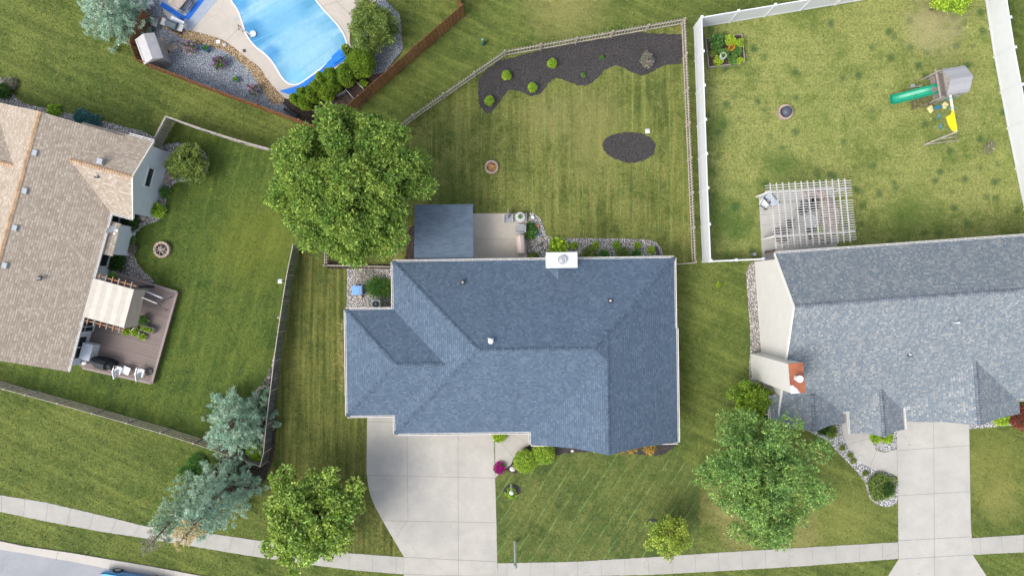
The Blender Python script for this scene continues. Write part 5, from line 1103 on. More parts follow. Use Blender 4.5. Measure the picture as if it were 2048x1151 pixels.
pot('table_plant', 'small green potted plant in the middle of the round glass table', 1040, 433, 0.64, 0.06, 0.1, M['white'], LM['mid'], pr=0.13, n=30, L=0.1)
o = W(1041.5, 488, 0.8); o.z = 0.04; t = empty('covered_grill', 'grill under a beige pink fabric cover on the concrete patio', 'grill', o)
m = MB(); L = Loc(o, R(4)); prof = [(-0.27, 0.0), (-0.29, 0.75), (-0.2, 0.98), (0.0, 1.08), (0.2, 0.98), (0.29, 0.75), (0.27, 0.0)]
secs = [(-0.66, 0.88), (-0.6, 1.0), (-0.1, 1.03), (0.5, 1.0), (0.62, 0.93)]; rings = [[L.p(x * s_, y, z * s_) for x, z in prof] for y, s_ in secs]
for a, b in zip(rings, rings[1:]):
    for i in range(len(prof) - 1): m.face([a[i], a[i + 1], b[i + 1], b[i]])
m.face(rings[0]); m.face(rings[-1][::-1]); m.build('cover', M['fabric_p'], t)
for sx in (-1, 1): m = MB(); m.tube([L.p(0.3, sx * 0.5, 0.1), L.p(0.35, sx * 0.5, 0.1)], 0.09, 12); m.build('wheel', M['black'], t)
pot('flower_pot', 'white pot of dark soil in the stone bed beside the round glass table', 1065, 434.5, 0.03, 0.12, 0.24, M['white'])
pot('flower_pot', 'small dark green glazed pot in the white stones right of the patio', 1079.5, 469, 0.03, 0.09, 0.18, M['blue_glaze'])
pot('flower_pot', 'black rimmed white pot in the stones left of the chimney hosta', 1082, 488, 0.03, 0.11, 0.16, M['dmetal'], LM['dust'], pr=0.07, n=20, L=0.05)
c = W(1074, 452, 0.05); m = MB(); m.lathe([(0.15, 0), (0.17, .07), (0.1, .13)], (c.x, c.y, 0.03), 8, sx=1.2); tag(m.build('bed_rock', M['terracotta']), 'reddish brown rock in the white stones by the patio shrub', 'rock')
o = W(1315, 501, 0.1); m = MB(); m.box((o.x, o.y, 0.1), (0.62, 0.16, 0.12), R(-72)); m.box((o.x, o.y, 0.17), (0.6, 0.06, 0.03), R(-72)); tag(m.build('downspout_extension', M['dmetal']), 'dark plastic drain strip at the right end of the stone bed', 'drain')
o = W(1100, 410, 0)
# storage bin, pot, air conditioner left of the house
o = W(715, 580, 0.6); o.z = 0.03; t = empty('deck_box', 'bright blue plastic storage bin lying on the white stones', 'storage box', o); L = Loc(o, 0)
m = MB(); m.box(L.p(0, 0, 0.25), (0.72, 0.56, 0.5)); m.build('body', M['blue_pl'], t)
m = MB(); m.box(L.p(-0.06, 0, 0.53), (0.66, 0.6, 0.06)); m.box(L.p(-0.18, 0.16, 0.57), (0.3, 0.06, 0.03)); m.box(L.p(-0.18, -0.16, 0.57), (0.3, 0.06, 0.03)); m.box(L.p(0.12, 0, 0.57), (0.06, 0.5, 0.03)); m.build('lid', plain('pale_blue_plastic', (0.17, 0.34, 0.66), 0.4), t)
m = MB(); m.box(L.p(0.34, 0, 0.5), (0.07, 0.52, 0.1)); m.build('handle', M['dmetal'], t)
pot('flower_pot', 'beige pot just below the bright blue plastic storage bin', 719.5, 594.5, 0.03, 0.14, 0.24, plain('beige_clay', (0.45, 0.37, 0.28), 0.8))
o = W(751.5, 607.5, 0.75); o.z = 0.03; t = empty('air_conditioner', 'pale green air conditioner unit in the stones at the house corner', 'air conditioner', o); L = Loc(o, 0)
m = MB(); q = [(-.3, -.24), (-.24, -.3), (.24, -.3), (.3, -.24), (.3, .24), (.24, .3), (-.24, .3), (-.3, .24)]; m.prism([L.p(x, y)[:2] for x, y in q], 0.03, 0.75); m.build('casing', M['ac'], t)
for r_ in (0.21, 0.16, 0.11, 0.06):
    m = MB(); m.tube([(o.x + r_ * math.cos(i * math.pi / 10), o.y + r_ * math.sin(i * math.pi / 10), 0.765) for i in range(21)], 0.014, 5, cap=False); m.build('fan_grille', M['dmetal'], t)
m = MB(); m.lathe([(0.2, 0.752), (0.2, 0.757), (0.01, 0.757)], (o.x, o.y, 0), 18); m.lathe([(0.06, 0.757), (0.06, 0.79), (0.01, 0.8)], (o.x, o.y, 0), 12, 1); m.build('fan_well', [plain('fan_dark', (0.12, 0.14, 0.14), 0.7), M['ac']], t)
# yard lamp, street lamp, posts
def lamp(label, base, top, h, r, globe, name='street_lamp', mat='white'):
    b = W(*base, 0); t = empty(name, label, 'lamp post', b); tp = W(*top, h)
    m = MB(); m.tube([b, Vector((b.x, b.y, h * 0.9)), Vector((b.x, b.y, h))], [r * 1.5, r, r * 0.8], 10); m.build('pole', M[mat], t)
    m = MB()
    if globe: m.lathe([(0.05, -0.02), (0.12, 0.06), (0.15, 0.16), (0.12, 0.27), (0.03, 0.32)], (b.x, b.y, h), 16)
    else: m.lathe([(0.05, -0.02), (0.09, 0.05), (0.12, 0.4), (0.13, 0.45), (0.03, 0.55)], (b.x, b.y, h), 14)
    m.build('lamp_head', M['white'] if globe else M['metal'], t, smooth=False); return t
lamp('white globe yard lamp on a white post in the front lawn ring', (1023, 969), (0, 0), 1.75, 0.045, True, 'yard_lamp')
lamp('pale metal street lamp post standing at the sidewalk right of the driveway', (1030, 1082), (0, 0), 4.0, 0.06, False)
for (px, py, h, lb, mt) in [(560, 562, 1.5, 'white birdhouse on a short pole left of the slat fence', 'white'), (1295, 262, 1.3, 'white square sign or feeder on a thin post above the mulch oval', 'white'), (557, 634, 1.6, 'small pale feeder at the slat fence halfway down the yard', 'tanwood')]:
    c = W(px, py, h); t = empty('bird_feeder', lb, 'bird feeder', (c.x, c.y, 0)); m = MB(); m.tube([(c.x, c.y, 0), (c.x, c.y, h - .1)], 0.022, 6); m.build('pole', M['dmetal'], t)
    m = MB(); s_ = 0.24 if mt == 'white' else 0.13; m.box((c.x, c.y, h - 0.07), (s_, s_, 0.12), 0.2); m.face([(c.x - s_ * .6, c.y - s_ * .6, h - .01), (c.x + s_ * .6, c.y - s_ * .6, h - .01), (c.x + s_ * .5, c.y, h + .08), (c.x - s_ * .5, c.y, h + .08)]); m.face([(c.x - s_ * .5, c.y, h + .08), (c.x + s_ * .5, c.y, h + .08), (c.x + s_ * .6, c.y + s_ * .6, h - .01), (c.x - s_ * .6, c.y + s_ * .6, h - .01)]); m.build('house', M[mt], t)
c = W(966, 84, 0.5); t = empty('water_hydrant', 'small dark green yard hydrant on the grass above the picket fence', 'hydrant', (c.x, c.y, 0)); m = MB(); m.lathe([(0.13, 0), (0.12, .3), (0.08, .55), (0.02, .62)], (c.x, c.y, 0), 12); m.build('body', plain('dark_green_paint', (0.03, 0.12, 0.09), 0.5), t); m = MB(); m.lathe([(0.07, 0), (0.08, .12), (0.02, .18)], (c.x - .03, c.y + .1, .6), 10); m.build('cap', plain('pale_green_paint', (0.2, 0.4, 0.3), 0.5), t)

# left deck (0.4 m high) with its things
dk = [(150, 560), (222, 543), (354, 584), (303, 766), (165, 735), (120, 700)]
DZ = 0.4; dw = [W2(x, y, DZ) for x, y in dk]; HARD.append(dw)
t = empty('deck', 'brown grey plank deck behind the tan roofed house', 'deck', (*dw[3], 0)); m = MB(); triprism(m, dw, 0.0, DZ); m.build('planks', boards('deck_plank', (0.225, 0.18, 0.165), 0.148, -15, 0.1, 0.1), t)
m = MB()
for a, b in ((1, 2), (2, 3), (3, 4)): A = Vector((*dw[a], DZ + 0.012)); B = Vector((*dw[b], DZ + 0.012)); m.beam(A, B, 0.16, 0.03)
m.build('edge_board', plain('deck_edge_board', (0.27, 0.22, 0.205), 0.8, 0.1), t)
# canopy over a small pergola
t = empty('canopy', 'cream canvas canopy on brown beams over the deck', 'canopy', tuple(W(215, 605, 0)))
top = [W(186, 556, 2.75), W(268, 578.5, 2.6), W(247.5, 655, 2.6), W(165, 633, 2.75)]; fl = [W(291, 580, 1.9), W(274, 652, 1.9)]
m = MB(); nx = 8
for i in range(nx):
    f0, f1 = i / nx, (i + 1) / nx; sg = lambda f: Vector((0, 0, -0.05 * math.sin(f * math.pi * 4) ** 2))
    m.face([top[3].lerp(top[2], f0) + sg(f0), top[3].lerp(top[2], f1) + sg(f1), top[0].lerp(top[1], f1) + sg(f1), top[0].lerp(top[1], f0) + sg(f0)])
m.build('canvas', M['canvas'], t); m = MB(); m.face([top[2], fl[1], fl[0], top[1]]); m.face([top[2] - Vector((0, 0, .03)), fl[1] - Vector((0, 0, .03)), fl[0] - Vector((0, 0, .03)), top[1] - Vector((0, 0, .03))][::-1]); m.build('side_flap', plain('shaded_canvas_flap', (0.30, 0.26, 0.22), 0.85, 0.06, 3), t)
for i in range(6):
    f = 0.12 + i * 0.155; a = top[0].lerp(top[1], f); b = top[3].lerp(top[2], f); d = (a - b).normalized(); m = MB(); m.beam(a + d * 0.42 - Vector((0, 0, .12)), b - d * 0.4 - Vector((0, 0, .12)), 0.05, 0.09); m.build('rafter', M['terracotta'] if i % 2 == 0 else M['oldwood'], t)
for k_ in (0, 1):
    a = top[0].lerp(top[1], 0.02); b = top[0].lerp(top[1], 1.0); off = (top[0] - top[3]).normalized() * (0.22 if k_ == 0 else -(top[0] - top[3]).length - 0.2); m = MB(); m.beam(a + off - Vector((0, 0, .2)), b + off - Vector((0, 0, .2)), 0.06, 0.08); m.build('cross_beam', M['terracotta'], t)
for p in (top[1], top[2]): m = MB(); m.box((p.x - .05, p.y, (2.5 + DZ) / 2), (0.1, 0.1, 2.5 - DZ), FL.a); m.build('post', M['oldwood'], t)
# swing seat frame
o = W(307, 597, 1.0); o.z = DZ; a = R(-22); L = Loc(o, a); t = empty('garden_swing', 'empty metal frame of a garden swing seat on the deck corner', 'swing seat', o, a)
for sx in (-1, 1):
    m = MB(); m.tube([L.p(sx * .85, -.5), L.p(sx * .8, 0, 1.6), L.p(sx * .85, .5)], 0.022, 6); m.build('side_frame', M['dmetal'], t)
m = MB(); m.tube([L.p(-.8, 0, 1.6), L.p(.8, 0, 1.6)], 0.03, 6); m.build('top_bar', M['metal'], t)
m = MB(); [m.box(L.p(0, y, .45), (1.3, .03, .03), a) for y in (-.25, -.08, .08, .25)]; m.build('seat', M['dmetal'], t)
m = MB(); m.beam(L.p(-.62, .3, .75), L.p(.62, .3, .75), .06, .22); m.build('backrest', M['white'], t)
# planters on the deck
pot('planter', 'large round white rimmed bowl of lime plants on the deck', 270, 664, DZ, 0.29, 0.35, M['white'], LM['lime'], pr=.28, n=120)
pot('planter', 'bushy green potted plant under the canopy flap edge', 286, 641, DZ, 0.2, 0.3, M['dmetal'], LM['mid'], pr=.36, n=190)
pot('planter', 'small lime potted plant left of the white rimmed bowl', 253, 663, DZ, 0.17, 0.28, M['terracotta'], LM['lime'], pr=.24, n=90)
pot('planter', 'pale lime potted plant below the white rimmed bowl', 284, 673, DZ, 0.15, 0.24, M['dmetal'], LM['lime'], pr=.2, n=90)
pot('hanging_plant', 'green plant hanging between rafters beside the canopy', 225, 551, 1.6, 0.15, 0.2, M['dmetal'], LM['mid'], pr=.28, n=110)
o = W(294, 658, .8); o.z = DZ; L = Loc(o, FL.a); t = empty('planter_box', 'long grey planter box of yellow green plants on deck', 'planter', o, FL.a); m = MB(); [m.box(L.p(*c_), s_, FL.a) for c_, s_ in (((0, .16, .25), (.85, .04, .4)), ((0, -.16, .25), (.85, .04, .4)), ((.42, 0, .25), (.04, .3, .39)), ((-.42, 0, .25), (.04, .3, .39)), ((0, 0, .2), (.8, .28, .3)))]; m.build('box', M['oldwood'], t)
P = np.array([L.p(random.uniform(-.38, .38), random.uniform(-.12, .12), .42) for _ in range(90)]); leafobj('foliage', sprigs(P, np.tile([0, 0, 1.0], (90, 1)), 6, .12, .05), LM['lime'], t)
# white cabinet, covered grill, chairs, table
o = W(178, 702, 1.0); o.z = DZ; L = Loc(o, FL.a); t = empty('deck_cabinet', 'tall white plastic cabinet against the pale blue wall on the deck', 'cabinet', (o.x, o.y, DZ), FL.a); m = MB(); m.box(L.p(0, 0, .45), (.62, 1.05, .9), FL.a); m.build('body', M['box_w'], t); m = MB(); m.box(L.p(.0, 0, .93), (.7, 1.12, .06), FL.a); m.build('lid', M['siding_b'], t); m = MB(); m.box(L.p(.32, 0, .6), (.03, .2, .05), FL.a); m.build('handle', M['metal'], t)
o = W(173, 722, .4); o.z = .4; m = MB(); m.lathe([(0.18, 0), (0.2, .2), (.2, .35), (.05, .4)], o, 14); tag(m.build('bucket', M['metal']), 'round grey lidded bucket between the white cabinet and black grill', 'bucket')
o = W(207, 726, .9); o.z = DZ; L = Loc(o, FL.a + R(0)); t = empty('covered_grill', 'large grill under a black cover at the deck edge', 'grill', o, FL.a); m = MB()
prof = [(-0.32, 0.0), (-0.34, 0.6), (-0.2, 0.95), (0.05, 1.05), (0.25, 0.9), (0.34, 0.6), (0.32, 0.0)]; secs = [(-0.72, .8), (-0.66, .86), (-.42, .9), (-0.36, 1.12), (0.36, 1.12), (0.42, .9), (.66, .86), (.72, .8)]; rings = [[L.p(y, x * min(s_, 1.15), z * s_) for x, z in prof] for y, s_ in secs]
for a_, b_ in zip(rings, rings[1:]):
    for i in range(len(prof) - 1): m.face([a_[i], a_[i + 1], b_[i + 1], b_[i]])
m.face(rings[0]); m.face(rings[-1]); m.build('cover', M['black'], t)
GC = 'white lounge chairs on the deck edge'
chair('lounge_chair', 'white sling armchair between the black covered grill and square table', 'chair', 236, 739, DZ, 165, M['box_w'], M['metal'], .5, .5, GC)
chair('lounge_chair', 'white sling armchair at the far end of the deck with round cushion', 'chair', 281, 744, DZ, 165, M['box_w'], M['metal'], .5, .5, GC)
o = W(258, 739, .45); o.z = DZ; L = Loc(o, FL.a - R(8)); t = empty('side_table', 'white square side table between the two white armchairs', 'table', o, L.a); m = MB(); m.box(L.p(0, 0, .42), (.5, .5, .04), L.a); m.build('tabletop', M['white'], t)
for sx in (-1, 1):
    for sy in (-1, 1): m = MB(); m.box(L.p(sx * .2, sy * .2, .2), (.03, .03, .4), L.a); m.build('leg', M['dmetal'], t)
o = W(298, 742, 0.45); m = MB(); m.tube([(o.x + .24 * math.cos(i * .35), o.y + .24 * math.sin(i * .35), DZ + .02 + i * .002) for i in range(50)], .014, 5); tag(m.build('garden_hose', M['dmetal']), 'dark hose coiled on the deck beside the last white armchair', 'hose')
o = W(285, 575, .45); m = MB(); m.tube([W(278, 573, DZ + .12), W(300, 572, DZ + .12), W(308, 573, DZ + .12)], .07, 8); tag(m.build('rolled_umbrella', M['black']), 'black rolled umbrella lying on the deck near the swing frame', 'umbrella')
c = W(285, 434, .3); m = MB(); m.lathe([(.1, 0), (.2, .1), (.22, .25), (.16, .36), (.05, .4)], (c.x, c.y, 0), 14); tag(m.build('garden_urn', M['stone']), 'grey stone urn at the foot of the pale blue gable wall', 'urn')
for i, (px, py) in enumerate([(334, 349), (339, 356), (331, 361), (328, 344)]): c = W(px, py, 0); m = MB(); m.box((c.x, c.y, .05), (.36, .26, .06), .2 * i); tag(m.build('stepping_stone', M['stone']), 'flat stepping stone in pale gravel beside the round olive shrub', 'stepping stone', 'stepping stones by the olive shrub')
for i in range(9):
    p = W(270 - i * 0.75, 462 + i * 5.6, 0); m = MB(); m.box((p.x, p.y, .06), (.11, .17, .1), R(-8)); tag(m.build('edging_brick', M['terracotta']), 'red edging brick in the row between bay window bed and lawn', 'brick', 'bricks edging the bay window bed')
m = MB(); o = W(537, 772, 0); m.tube([(o.x + .25 * math.cos(a), o.y + .1 * math.sin(a), .45 + .25 * math.sin(a)) for a in np.linspace(0, 6.28, 22)], .018, 6); tag(m.build('wire_hoop', M['metal']), 'pale metal hoop ornament among pink flowers at the slat fence', 'ornament')

# vegetable bed
vb = [(1412, 77), (1484, 69), (1490, 125), (1418, 134)]; zb = .35; p4 = [Vector(W2(x, y, zb)) for x, y in vb]
t = empty('raised_bed', 'grey plank raised vegetable bed in the white fence corner', 'raised bed', (p4[3].x, p4[3].y, 0)); HARD.append([tuple(p) for p in p4])
for i in range(4):
    a, b = p4[i], p4[(i + 1) % 4]; m = MB(); m.beam((a.x, a.y, zb / 2), (b.x, b.y, zb / 2), .05, zb - .001 * i); m.build('plank', M['oldwood'], t)
m = MB(); m.prism([tuple(p) for p in p4], 0, .26); m.build('soil', M['soil'], t)
for (px, py, r, h, mt, n, L_, lb) in [(1434, 82, .34, .5, 'mid', 90, .22, 'broad leafed cabbage like plant in the upper left of the raised bed'), (1432, 95, .26, .4, 'mid', 60, .2, 'second broad leafed plant lower left of the cabbage like one'), (1460, 82, .36, .5, 'lime', 200, .1, 'feathery lime plant at the top middle of the raised bed'), (1479, 86, .26, .4, 'lime', 130, .1, 'bright lime plant in the upper right of the raised bed'), (1448, 108, .3, .7, 'mid', 190, .1, 'staked tomato like plant in the middle of the raised bed'), (1472, 103, .34, .4, 'mid', 180, .1, 'dark green herb patch right of the staked plant'), (1436, 122, .32, .3, 'lime', 120, .1, 'low herbs in the lower left of the raised bed'), (1465, 120, .3, .35, 'mid', 140, .1, 'low herbs at the bottom of the raised bed near its plank'), (1480, 122, .22, .3, 'lime', 90, .1, 'lime herbs in the lower right of the raised bed'), (1425, 108, .2, .3, 'olive', 70, .1, 'sparse olive seedlings at the left plank of the raised bed')]:
    bush('vegetable_plant', lb, 'vegetable', px, py, r, h, LM[mt], n=n, L=L_, Wd=L_ * .45, core=False, z0=.26, group='vegetables in the raised bed')
for (px, py, lb, mt) in [(1464, 94, 'orange wire tomato cage in the raised bed', 'orange_w'), (1447, 111, 'pale wire ring support around the staked plant', 'white')]:
    c = W(px, py, 1.0); m = MB()
    for z_, r_ in ((.5, .14), (.75, .17), (1.0, .19)): m.tube([(c.x + r_ * math.cos(a), c.y + r_ * math.sin(a), z_) for a in np.linspace(0, 6.28, 17)], .016, 5, cap=False)
    for k_ in range(4): a = k_ * 1.57; m.tube([(c.x + .1 * math.cos(a), c.y + .1 * math.sin(a), .26), (c.x + .19 * math.cos(a), c.y + .19 * math.sin(a), 1.05)], .012, 5)
    tag(m.build('plant_cage', M[mt]), lb, 'plant cage', 'cages in the raised bed')

# pergola and right patio things
k0 = [W(1530, 369, 2.6), W(1702, 361, 2.6), W(1713, 480, 2.6), W(1549, 491, 2.6)]
t = empty('pergola', 'white slatted pergola over the patio behind the grey roofed house', 'pergola', (k0[0].x, k0[3].y, 0))
for i in range(13):
    f = (i + 0.5) / 13.3 + 0.03; a = W(1540 + i * 12.4, 366 - i * .75, 2.6); b = W(1552 + i * 12.4, 496 - i * 1.0, 2.6); m = MB(); m.beam(a, b, .052, .11); m.build('rafter', M['pergola'], t)
for i in range(25):
    if i == 7: continue
    f = i / 24; a = W(1529.5 + 19 * f, 371.5 + 118 * f, 2.69); b = W(1702 + 11 * f, 361 + 117 * f, 2.69); m = MB(); m.beam(a, b, .038, .03); m.build('slat', M['pergola'], t)
for f in (.12, .85):
    a = k0[0].lerp(k0[3], f); b = k0[1].lerp(k0[2], f); a.z = b.z = 2.47; m = MB(); m.beam(a, b, .07, .14); m.build('beam', M['white_trim'], t)
for (u, v) in ((.05, .12), (.95, .12), (.95, .85), (.05, .85)):
    p = k0[0].lerp(k0[1], u).lerp(k0[3].lerp(k0[2], u), v); m = MB(); m.box((p.x, p.y, 1.2), (.12, .12, 2.4), FR.a); m.build('post', M['white_trim'], t)
GP = 'dark patio chairs under the white pergola'
for (px, py, dg, lb) in [(1606, 420, 30, 'dark cushioned patio chair left of the stone seat wall, under the pergola'), (1624, 412, -10, 'dark cushioned patio chair touching the stone seat wall'), (1580, 449, 95, 'single dark blue patio chair standing left of the round table'), (1620, 461, 170, 'dark patio chair just below the round glass table')]:
    chair('patio_chair', lb, 'chair', px, py, .04, dg, plain('navy_cushion_%d' % px, (.025, .03, .045), .8), M['dmetal'], .6, .6, GP)
table_round('round_table', 'round glass topped table in the middle beneath the white pergola', 1622, 443, .04, .42, .7, plain('pale_glass_top', (.36, .38, .38), .1), M['white'])
o = W(1553, 471, 1.0); o.z = .04; t = empty('patio_umbrella', 'brown patio umbrella at the lower left of the pergola', 'umbrella', o); m = MB(); m.tube([(o.x, o.y, .04), (o.x, o.y, 2.1)], .025, 8); m.build('pole', M['metal'], t)
m = MB(); n = 8; ct = (o.x, o.y, 2.15)
for i in range(n): a = 2 * math.pi * i / n; b = 2 * math.pi * (i + 1) / n; m.face([ct, (o.x + .62 * math.cos(a), o.y + .62 * math.sin(a), 1.85), (o.x + .62 * math.cos(b), o.y + .62 * math.sin(b), 1.85)])
m.build('canopy', plain('brown_umbrella_cloth', (.12, .09, .085), .9, .1), t)
chair('sling_lounger', 'blue and white striped lounger at the upper left corner of the patio', 'chair', 1542, 400, .04, 40, plain('blue_white_stripe', (.42, .5, .6), .7, .3, 14), M['dmetal'], .6, 1.0, None, .35, .75)
chair('sling_chair', 'black edged pale chair beside the striped lounger near the patio edge', 'chair', 1530, 408, .04, 60, M['box_w'], M['black'], .55, .55, None, .35, .7)
t = empty('stone_seat_wall', 'low tan stone seat wall curving under the right part of the pergola', 'wall', tuple(W(1640, 420, 0))); m = MB()
for i in range(26):
    f = i / 25; px = 1612 + 30 * math.sin(f * 3.0) + 8 * f; py = 383 + 95 * f
    for k_ in range(3): c = W(px + k_ * 11, py + random.uniform(-2, 2), 0); m.box((c.x, c.y, .22 + random.uniform(-.03, .03)), (.33, .26, .44), random.uniform(-.3, .3))
m.build('blocks', islandmat('tan_stone', (.34, .27, .22), .4), t)
bush('patio_plant', 'green leafy plant in the stone seat wall below the pergola', 'plant', 1640, 462, .3, .4, LM['lime'], n=120, z0=.3)
pot('planter', 'small tan planter with brown grass beside the lower end of the seat wall', 1653, 478, .04, .2, .35, M['terracotta'], LM['dust'], pr=.3, n=80)
o = W(1692, 458, .5); m = MB(); m.tube([W(1690, 452, 0), W(1690, 452, .9), W(1694, 452, .9), W(1694, 466, .5), W(1690, 470, 0)], .02, 6); tag(m.build('hose_stand', M['teal_pl']), 'thin teal metal stand on the grass under the right pergola edge', 'stand')
m = MB(); m.beam(W(1530, 504, .15), W(1549, 501, .15), .16, .14); tag(m.build('railway_sleeper', M['bark']), 'dark timber sleeper at the patio step by the grey roof corner', 'timber')
c = W(1510, 508, .6); m = MB(); m.lathe([(.12, 0), (.14, .5), (.1, .6)], (c.x, c.y, 0), 12); tag(m.build('hose_reel', M['metal']), 'grey hose reel at the end of the low white fence', 'hose reel')
m = MB(); m.tube([W(1582, 290, .02), W(1578, 300, .02), W(1590, 320, .02), W(1602, 335, .02), W(1612, 350, .02), W(1622, 362, .02)], .014, 5); tag(m.build('garden_hose', plain('green_hose', (.03, .12, .04), .5)), 'thin dark green hose snaking over the play yard lawn', 'hose')

# play set
a0 = R(10); oc = W(1905, 172, 2.2); O = Vector((28.35, 13.35, 0)); L = Loc(O, a0)
t = empty('play_set', 'weathered wooden play tower with a pitched roof and swing beam in the play yard', 'play set', O, a0)
for sx in (-.4, .3, .98):
    for sy in (-.85, .85):
        m = MB(); m.box(L.p(sx, sy, 1.35), (.09, .09, 2.6 if sx >= 0 else 2.2), a0); m.build('post', M['oldwood'], t)
m = MB()
for i in range(9): m.box(L.p(-.36 + i * .163, 0, 1.4), (.145, 1.75, .03), a0)
m.build('platform', islandmat('platform_plank', (.24, .20, .18), .25), t)
for sy in (-.88, .88):
    for z in (1.5, 1.95, 2.2): m = MB(); m.box(L.p(.28, sy, z), (1.42, .035, .1), a0); m.build('rail', M['oldwood'], t)
for sx, z in ((-.44, 2.15), (.02, 2.2)): m = MB(); m.box(L.p(sx, 0.12, z), (.1, 1.85, .05), a0); m.build('crossbar', M['oldwood'], t)
m = MB()
for i in range(7): m.beam(L.p(-.98, -.8 + .0 * i, 0.1), L.p(-1.0, -.8, 0.2), .02, .02)
m.build('brace', M['oldwood'], t)
for sy, nm in ((1, 0), (-1, 0)):
    m = MB()
    for i in range(5):
        z0_, z1_ = 3.28 - i * .125, 3.28 - (i + 1) * .125; m.face([L.p(-.35, sy * .172 * i, z0_), L.p(1.15, sy * .172 * i, z0_), L.p(1.15, sy * .172 * (i + 1), z1_ + .015), L.p(-.35, sy * .172 * (i + 1), z1_ + .015)])
        m.face([L.p(-.35, sy * .172 * (i + 1), z1_ + .015), L.p(1.15, sy * .172 * (i + 1), z1_ + .015), L.p(1.15, sy * .172 * (i + 1), z1_), L.p(-.35, sy * .172 * (i + 1), z1_)])
    m.build('roof_panel', islandmat('grey_roof_plank', (.33, .335, .35), .12), t)
m = MB(); m.face([L.p(-.33, -.86, 2.68), L.p(-.33, .86, 2.68), L.p(-.33, 0, 3.25)]); m.face([L.p(1.12, -.86, 2.68), L.p(1.12, .86, 2.68), L.p(1.12, 0, 3.25)]); m.build('gable_board', M['oldwood'], t)
# slide
st_ = W(1878, 177, 1.5); se = W(1779, 201, .15); d = (se - st_); dh = Vector((d.x, d.y, 0)).normalized(); sd_ = Vector((-dh.y, dh.x, 0)); m = MB(); n = 14; prev = None
for i in range(n + 1):
    f = i / n; c = st_.lerp(se, f); c.z = 1.42 + (-.0) - 1.22 * (f * f * (3 - 2 * f)) * 1.02
    ring = [c + sd_ * x + Vector((0, 0, z)) for x, z in ((-.33, .16), (-.30, .2), (-.26, .17), (-.2, .03), (0, -.02), (.2, .03), (.26, .17), (.30, .2), (.33, .16))]
    if prev:
        for j in range(8): m.face([prev[j], ring[j], ring[j + 1], prev[j + 1]])
    prev = ring
c = se - dh * -.0; m.face(prev); m.build('slide', M['green_pl'], t, smooth=True)
for (x, y, z) in ((-1.25, .55, 1.2),): m = MB(); c = L.p(-1.15, .75, 0); m.tube([L.p(-1.2, .5, .1), L.p(-1.0, .3, 1.3)], .05, 6); m.box(L.p(-1.35, .48, .9), (.25, .2, .1), a0); m.build('steering_post', M['metal'], t)
m = MB(); [m.box(L.p(-1.3 + .0, -.2 - i * .0, .15 + i * .25), (.06, .06, .06), a0) for i in range(4)]; m.beam(L.p(-1.3, -.95, .12), L.p(-.45, -1.0, 1.2), .06, .09); m.beam(L.p(-1.3, -.5, .12), L.p(-.45, -.55, 1.2), .06, .09); [m.beam(L.p(-1.2 + i * .2, -.95, .2 + i * .27), L.p(-1.2 + i * .2, -.5, .2 + i * .27), .05, .1) for i in range(4)]; m.build('ladder', M['bark'], t)
bA = W(1900, 188, 2.35); bB = W(1912, 264, 2.35); m = MB(); m.beam(bA, bB, .1, .14); m.build('swing_beam', M['white_trim'], t)
m = MB(); yl = [(1905, 219), (1913, 258), (1911, 264), (1904, 261), (1896, 248), (1892, 234), (1900, 230)]; yw = [W2(x, y, 2.4) for x, y in yl]; triprism(m, yw, 2.36, 2.46); yw2 = [W2(x, y, 2.5) for x, y in [(1907, 222), (1914, 258), (1911, 262), (1905, 240)]]; triprism(m, yw2, 2.44, 2.55); m.build('beam_cover', M['yellow_pl'], t)
for f_, s_ in ((W(1847, 290, 0), 1), (W(1912, 281, 0), 1)): m = MB(); m.beam(f_, bB, .09, .07); m.build('leg', M['oldwood'], t)
m = MB(); lf = W(1847, 290, 0); rf = W(1912, 281, 0); m.beam(lf.lerp(bB, .45), rf.lerp(bB, .45), .05, .1); m.beam(lf + Vector((0, 0, .08)), rf + Vector((0, 0, .08)), .05, .1); m.build('leg_brace', M['oldwood'], t)
def swing(label, px, py, mat, beam_f, w=.42, kind='belt'):
    c = W(px, py, .5); tt = empty('swing', label, 'swing', c, 0, 'swings of the play set'); top_ = bA.lerp(bB, beam_f); m = MB(); n = 8
    dirv = Vector((math.sin(R(9)), math.cos(R(9)), 0)); pv = None
    for i in range(n + 1):
        f = i / n * 2 - 1; z = .5 + .16 * f * f; p = c + dirv * (w / 2 * f); p.z = z; q = [p + Vector((-.1 * (1 - f * f * .6), 0, 0)), p + Vector((.1 * (1 - f * f * .6), 0, 0))]
        if pv: m.face([pv[0], pv[1], q[1], q[0]])
        pv = q
    m.build('seat', mat, tt)
    for s_ in (-1, 1): e = c + dirv * (s_ * w / 2); e.z = .66; m = MB(); m.tube([e, top_ + dirv * (s_ * .2)], .012, 5, cap=False); m.build('rope', M['green_pl'], tt)
swing('teal belt swing seat nearest the play tower', 1877, 234, M['teal_pl'], .62); swing('teal belt swing seat farther from the play tower', 1880, 254, M['teal_pl'], .82)
tt = empty('glider_swing', 'cream and blue two seat glider hanging beside the play tower', 'swing', W(1875, 216, .55), 0, 'swings of the play set'); gl, gr = W(1861, 219, .55), W(1889, 211, .55); gd = (gr - gl).normalized(); an = math.atan2(gd.y, gd.x)
m = MB(); m.beam(gl, gr, .12, .06); m.box((gl + gr) / 2, (.34, .22, .08), an); m.build('seat', plain('glider_blue', (.04, .17, .3), .5), tt)
for p_, s_ in ((gl, -1), (gr, 1)):
    m = MB(); m.box(p_, (.3, .26, .08), an); [m.lathe([(.01, -.03), (.1, -.03), (.1, .06), (.01, .06)], (p_.x + x_, p_.y + y_, p_.z), 10) for x_, y_ in ((0, .16), (0, -.14), (s_ * .14, .05))]; m.build('handle_end', M['cream_pl'], tt)
